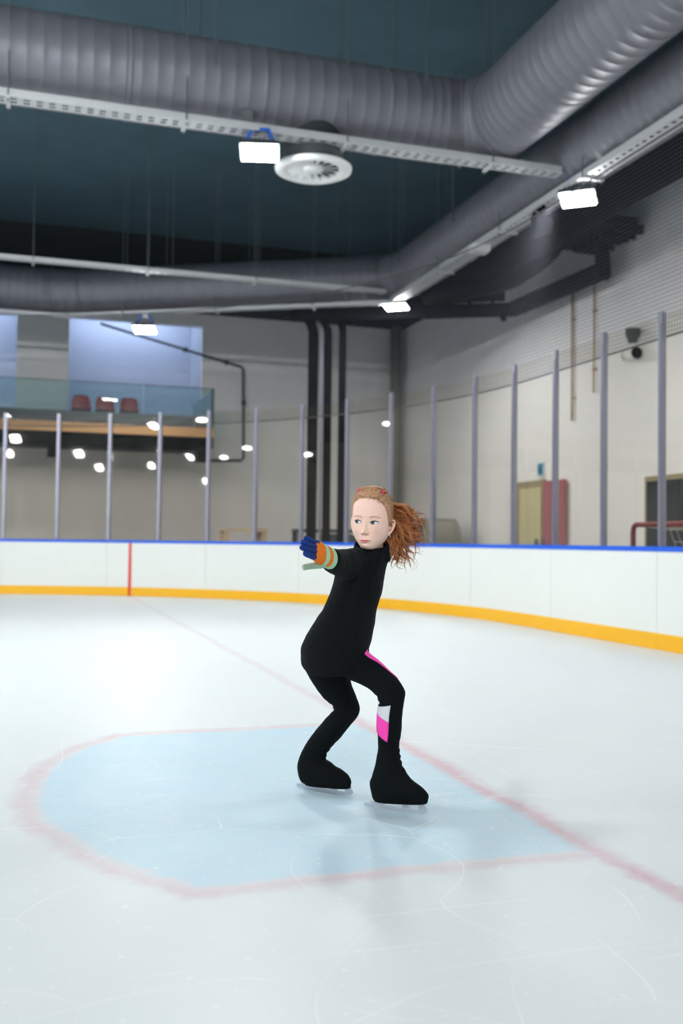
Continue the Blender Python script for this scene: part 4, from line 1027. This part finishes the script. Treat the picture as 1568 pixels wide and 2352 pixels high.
# ribbed hem band and rolled collar
last = tor[-1]
def scaled(row, s, dz): return (row[0]+np.array([0, 0, dz]), row[1]*s, row[2]*s)
g = MB(); rings = []
for k, (s, dz) in enumerate(((.985, .02), (1.0, .012), (1.004, -.002), (.995, -.018), (.965, -.026), (.90, -.026))):
    base_r = ringpts(scaled(last, s, dz), 120)
    rings.append([p+(p-last[0])*(.004*(i % 2)) for i, p in enumerate(base_r)])
g.grid(rings); g.build('hem_band', M['knit'], swe, True)
g = MB(); rings = []
nc = gp(852.5, 1262, 3.93)
for r_, h_, f_ in ((.066, -.046, .2), (.0735, -.046, .3), (.0765, -.036, .4), (.0745, -.016, .6), (.0700, .008, .9), (.0670, .022, 1), (.0645, .0245, 1), (.0615, .021, 1), (.0600, .0, .8), (.058, -.03, .5)):
    rings.append([nc+(RT0*math.cos(a)+FW0*math.sin(a)*.92)*(r_+.0005*math.sin(a*60))+UPW*(h_+f_*.021*math.sin(a)+f_*.002*math.cos(a)) for a in np.linspace(0, 2*PI, 121)[:-1]])
g.grid(rings, 0, True, False, False); g.build('collar', M['knit'], swe, True)

lg = MB()
lg.grid([ringpts(r, 32, 1, foot_ex(i, len(nea))) for i, r in enumerate(nea)])
lg.grid([ringpts(r, 32, 1, foot_ex(i, len(far_))) for i, r in enumerate(far_)])
lg.grid([ringpts(r, 32, .93) for r in tor[-14:]])
KN, KF = gp(868, 1612, 3.80), gp(764, 1628, 4.05); AN, AF = gp(920, 1745, 3.80), gp(750, 1742, 4.07)
def wr_tights(p):
    v = Vector(p); r = 0
    for c, s, am in ((KN, .035, .0028), (KF, .035, .0022), (AN, .045, .0024), (AF, .045, .0026)):
        d = np.linalg.norm(p-c); r += am*math.exp(-(d/s)**2)*math.sin((p[2]-c[2])*260+2*noise.noise(v*14))
    return r+.0016*noise.noise(v*22)+.0010*noise.noise(v*45)
leg = fuse(lg, 'tights', .0048, 4, [M['tights']], girl, wr_tights)
# coloured panels on the near leg (index into nea rows, angle range, offset)
def patch(rows, i0, i1, ang0, ang1, mt_, name, na=14, lift=.0026, k=3):
    rows = rows[i0:i1+1]; rings = []
    for i, r in enumerate(rows):
        t = i/(len(rows)-1); a0 = ang0(t); a1 = ang1(t); c, A1, A2 = r; out = []
        for a in np.linspace(a0, a1, na):
            p = c+A1*math.cos(a)+A2*math.sin(a); nrm = A1*math.cos(a)/np.dot(A1, A1)+A2*math.sin(a)/np.dot(A2, A2); nrm /= np.linalg.norm(nrm); out.append(p+nrm*lift)
        rings.append(out)
    g = MB(); g.grid(rings, 0, False)
    o = g.build(name, M[mt_], leg, True); md = o.modifiers.new('t', 'SOLIDIFY'); md.thickness = .0012; md.offset = 0
    return o
# rows: dense by 5 per control; calf panel starts just below the knee bend
dense = limb(NEAR, 120)
DY = np.array([1176-FPX*np.dot(r[0]-CPOS, UPC)/np.dot(r[0]-CPOS, FWD) for r in dense]); DY[:600] = -1e9
def idx(y_px): return int(np.argmin(np.abs(DY-y_px)))     # row below the knee nearest to a picture height
def calf(mt_, name, top_l, top_r, bot_l, bot_r):
    NA = 16; a0, a1 = -PI-.45, -PI/2-.12
    cols = []
    for j in range(NA):
        u_ = j/(NA-1); a = a0+(a1-a0)*u_; f = u_
        yt = top_l+(top_r-top_l)*f**.75; yb = bot_l+(bot_r-bot_l)*f**.75
        colp = []
        for q in np.linspace(0, 1, 14):
            r = dense[idx(yt+(yb-yt)*q)]; c, A1, A2 = r
            p = c+A1*math.cos(a)+A2*math.sin(a); nrm = A1*math.cos(a)/np.dot(A1, A1)+A2*math.sin(a)/np.dot(A2, A2); nrm /= np.linalg.norm(nrm); colp.append(p+nrm*.003)
        cols.append(colp)
    g = MB(); g.grid(cols, 0, False); o = g.build(name, M[mt_], leg, True); md = o.modifiers.new('t', 'SOLIDIFY'); md.thickness = .0012; md.offset = 0
calf('whitecloth', 'white_panel', 1606, 1614, 1618, 1655); calf('pink', 'pink_panel', 1618, 1655, 1664, 1700)
patch(dense[::6], 16, 78, lambda t: -.70+.56*t, lambda t: .45-.35*t, 'pink', 'pink_stripe', 12, .0015)

# ---- gloves
gw = gp(763, 1286, 3.60); gk = gp(722, 1264, 3.47)
axg = gk-gw; Lg = np.linalg.norm(axg); axg /= Lg
up_g = gp(717, 1240, 3.47)-gp(727, 1293, 3.47); up_g -= axg*np.dot(up_g, axg); up_g /= np.linalg.norm(up_g); th_g = np.cross(axg, up_g)
secs = [(-.010, .0385, .034), (.0, .040, .0345), (.15, .0400, .034), (.30, .0395, .032), (.36, .0395, .031), (.48, .040, .029), (.52, .0405, .028), (.66, .0415, .0265), (.70, .042, .026), (.86, .0405, .023), (1.0, .0375, .0195), (1.06, .034, .015)]
bands = [(-.02, .36, 0), (.36, .52, 1), (.52, .70, 0), (.70, 1.2, 1)]
g = MB()
tt = [s[0] for s in secs]; den = sorted(set(list(np.linspace(-.01, 1.06, 40))+[.36, .52, .70])); rings = []
for t in den:
    hw, th = pch(tt, [s[1] for s in secs], t), pch(tt, [s[2] for s in secs], t)
    cpt = gw+axg*Lg*t
    rings.append([cpt+up_g*hw*math.cos(a)+th_g*th*math.sin(a) for a in np.linspace(0, 2*PI, 33)[:-1]])
g.grid(rings)
nf = 0
for i in range(len(den)-1):
    tm = (den[i]+den[i+1])/2
    for j in range(32):
        a = 2*PI*(j+.5)/32; sk = tm-.02*math.cos(a)                      # stripes slant a little
        g.m[nf] = next((b_[2] for b_ in bands if b_[0] <= sk < b_[1]), 0); nf += 1
g.m[nf] = 0; g.m[nf+1] = 1
glv = g.build('glove', [M['mint'], M['orange']], girl, True); glv['label'] = 'striped mint and orange knit glove with navy fingers'
FING = [((721, 1246, 3.468), (711, 1240.5, 3.435), (704, 1237, 3.425), (700, 1235.5, 3.43), .0098),
        ((722, 1256, 3.462), (707, 1250, 3.42), (697, 1246, 3.408), (692.5, 1245.5, 3.412), .0102),
        ((723, 1267, 3.460), (706, 1261.5, 3.415), (695, 1258, 3.40), (690.5, 1258, 3.405), .0104),
        ((722, 1279, 3.462), (712, 1275.5, 3.42), (703, 1271.5, 3.41), (698, 1270, 3.415), .0112)]
for P in FING:
    pts_ = crv([gp(P[0][0]+8, P[0][1]+1, P[0][2]+.02)]+[gp(*q) for q in P[:4]], 5); n_ = len(pts_); r_ = P[4]
    g = MB(); rad = [r_*(1.02+.05*math.sin(i*1.1)) if i < n_-4 else r_*(1-((i-(n_-5))/4.4)**2.2) for i in range(n_)]
    g.tube(pts_, rad, 12); g.build('glove_finger', M['navy'], glv, True)
tp = crv([gp(752, 1294, 3.56), gp(738, 1298, 3.52), gp(722, 1299.5, 3.49), gp(706, 1301.5, 3.47), gp(697, 1303.5, 3.462), gp(693, 1304.5, 3.46)], 5); n_ = len(tp)
g = MB(); g.tube(tp, [.0125-.003*i/n_ if i < n_-4 else .0092*(1-((i-(n_-5))/4.4)**2.2) for i in range(n_)], 12); g.build('glove_thumb', M['thumbmint'], glv, True)
# the other glove, reaching away behind the shoulder
g = MB(); w0, w1 = gp(876, 1281, 4.33), gp(886, 1277, 4.50); a_ = (w1-w0)/np.linalg.norm(w1-w0); ux = np.cross(a_, RT0); ux /= np.linalg.norm(ux); rx = np.cross(ux, a_); rings = []
for t, a1_, b1_ in ((0, .036, .030), (.15, .037, .030), (.45, .036, .026), (.8, .040, .02), (1.0, .038, .016)):
    rings.append([w0+(w1-w0)*t+ux*a1_*math.cos(q)+rx*b1_*math.sin(q) for q in np.linspace(0, 2*PI, 25)[:-1]])
g.grid(rings)
for i in range(len(g.m)): g.m[i] = 1 if 24 <= i < 48 else 0
gl2 = g.build('glove', [M['mint'], M['orange']], girl, True)
for k in range(4):
    s = w1+ux*(.027-.018*k); g = MB(); ln = (.05, .06, .062, .05)[k]
    g.tube(crv([s-a_*.02, s+a_*ln*.5, s+a_*ln+rx*-.01], 5), [.009]*8+[.008, .006, .002], 10); g.build('glove_finger', M['navy'], gl2, True)
g = MB(); s = w0+(w1-w0)*.5-ux*.03; g.tube(crv([s, s-ux*.02+a_*.03, s-ux*.025+a_*.06], 5), [.011]*8+[.009, .006, .002], 10); g.build('glove_thumb', M['thumbmint'], gl2, True)

# ---- skates: sole and blade under each boot
def skate(heel, toe, row, lift_h, lift_t):
    hl = np.array([heel[0], heel[1], 0.]); to = np.array([toe[0], toe[1], 0.]); d = to-hl; Ls = np.linalg.norm(d); d /= Ls; n_ = np.cross([0, 0, 1.], d)
    root = empty('skate', tuple(hl), None, None); root.parent = girl; root.matrix_parent_inverse = girl.matrix_world.inverted()
    root['label'] = 'figure skate blade under a black boot cover'
    c, A1, A2 = row
    # sole follows the bottom ring of the boot cover
    e = MB(); rings = []
    for sc_, dz in ((.96, .010), (.985, .004), (.97, -.003), (.9, -.005)):
        rings.append([p+np.array([0, 0, dz]) for p in ringpts(row, 28, sc_, 2.5)])
    e.grid(rings); e.build('sole', M['tights'], root, True)
    zb = lambda t: c[2]+np.dot(hl+d*Ls*t-c, A1)/np.dot(A1, A1)*A1[2]-.004        # underside height along the boot
    def slab(poly, w_=.004):
        g = MB(); P = [hl+d*Ls*a+np.array([0, 0, z]) for a, z in poly]; N = len(P)
        g.add([p+n_*w_/2 for p in P]+[p-n_*w_/2 for p in P], [tuple(range(N)), tuple(range(2*N-1, N-1, -1))]+[(i, (i+1) % N, N+(i+1) % N, N+i) for i in range(N)]); return g
    rk = lambda t: .0035*(2*t-1)**2*1.0
    ts = np.linspace(0, .99, 16)
    g = slab([(t, rk(t)) for t in ts]+[(1.02, .010), (1.045, .014), (1.03, .024)]+[(.98, .020)]+[(t, .0135+rk(t)*.6) for t in ts[::-1]][1:]+[(-.012, .012)]); g.build('runner', M['blade'], root)
    for poly in ([(.10, .014), (.26, .014), (.36, .020), (.27, zb(.25)*.8), (.265, zb(.26)), (.11, zb(.12)), (.12, zb(.12)*.6)],
                 [(.62, .016), (.76, .016), (.72, .028), (.73, zb(.73)), (.66, zb(.66)), (.655, .030)],
                 [(.90, .016), (1.03, .022), (1.0, .034), (.965, zb(.96)), (.90, zb(.90)), (.905, .034)]):
        slab(poly, .006).build('stanchion', M['blade'], root)
    for a0, a1 in ((.09, .34), (.60, .99)):
        zz = (zb(a0)+zb(a1))/2; cen = hl+d*Ls*(a0+a1)/2; tilt = np.array([d[0], d[1], (zb(a1)-zb(a0))/(Ls*(a1-a0))]); tilt /= np.linalg.norm(tilt)
        g = MB(); g.box((cen[0], cen[1], zz-.001), (Ls*(a1-a0), .022, .004), 0, (tilt, n_, np.cross(tilt, n_))); g.build('mounting_plate', M['blade'], root)
    return root
skate((1.275, 3.668), (1.453, 3.498), nea[-1], 0, 0)
skate((1.101, 4.026), (1.268, 3.826), far_[-1], 0, 0)
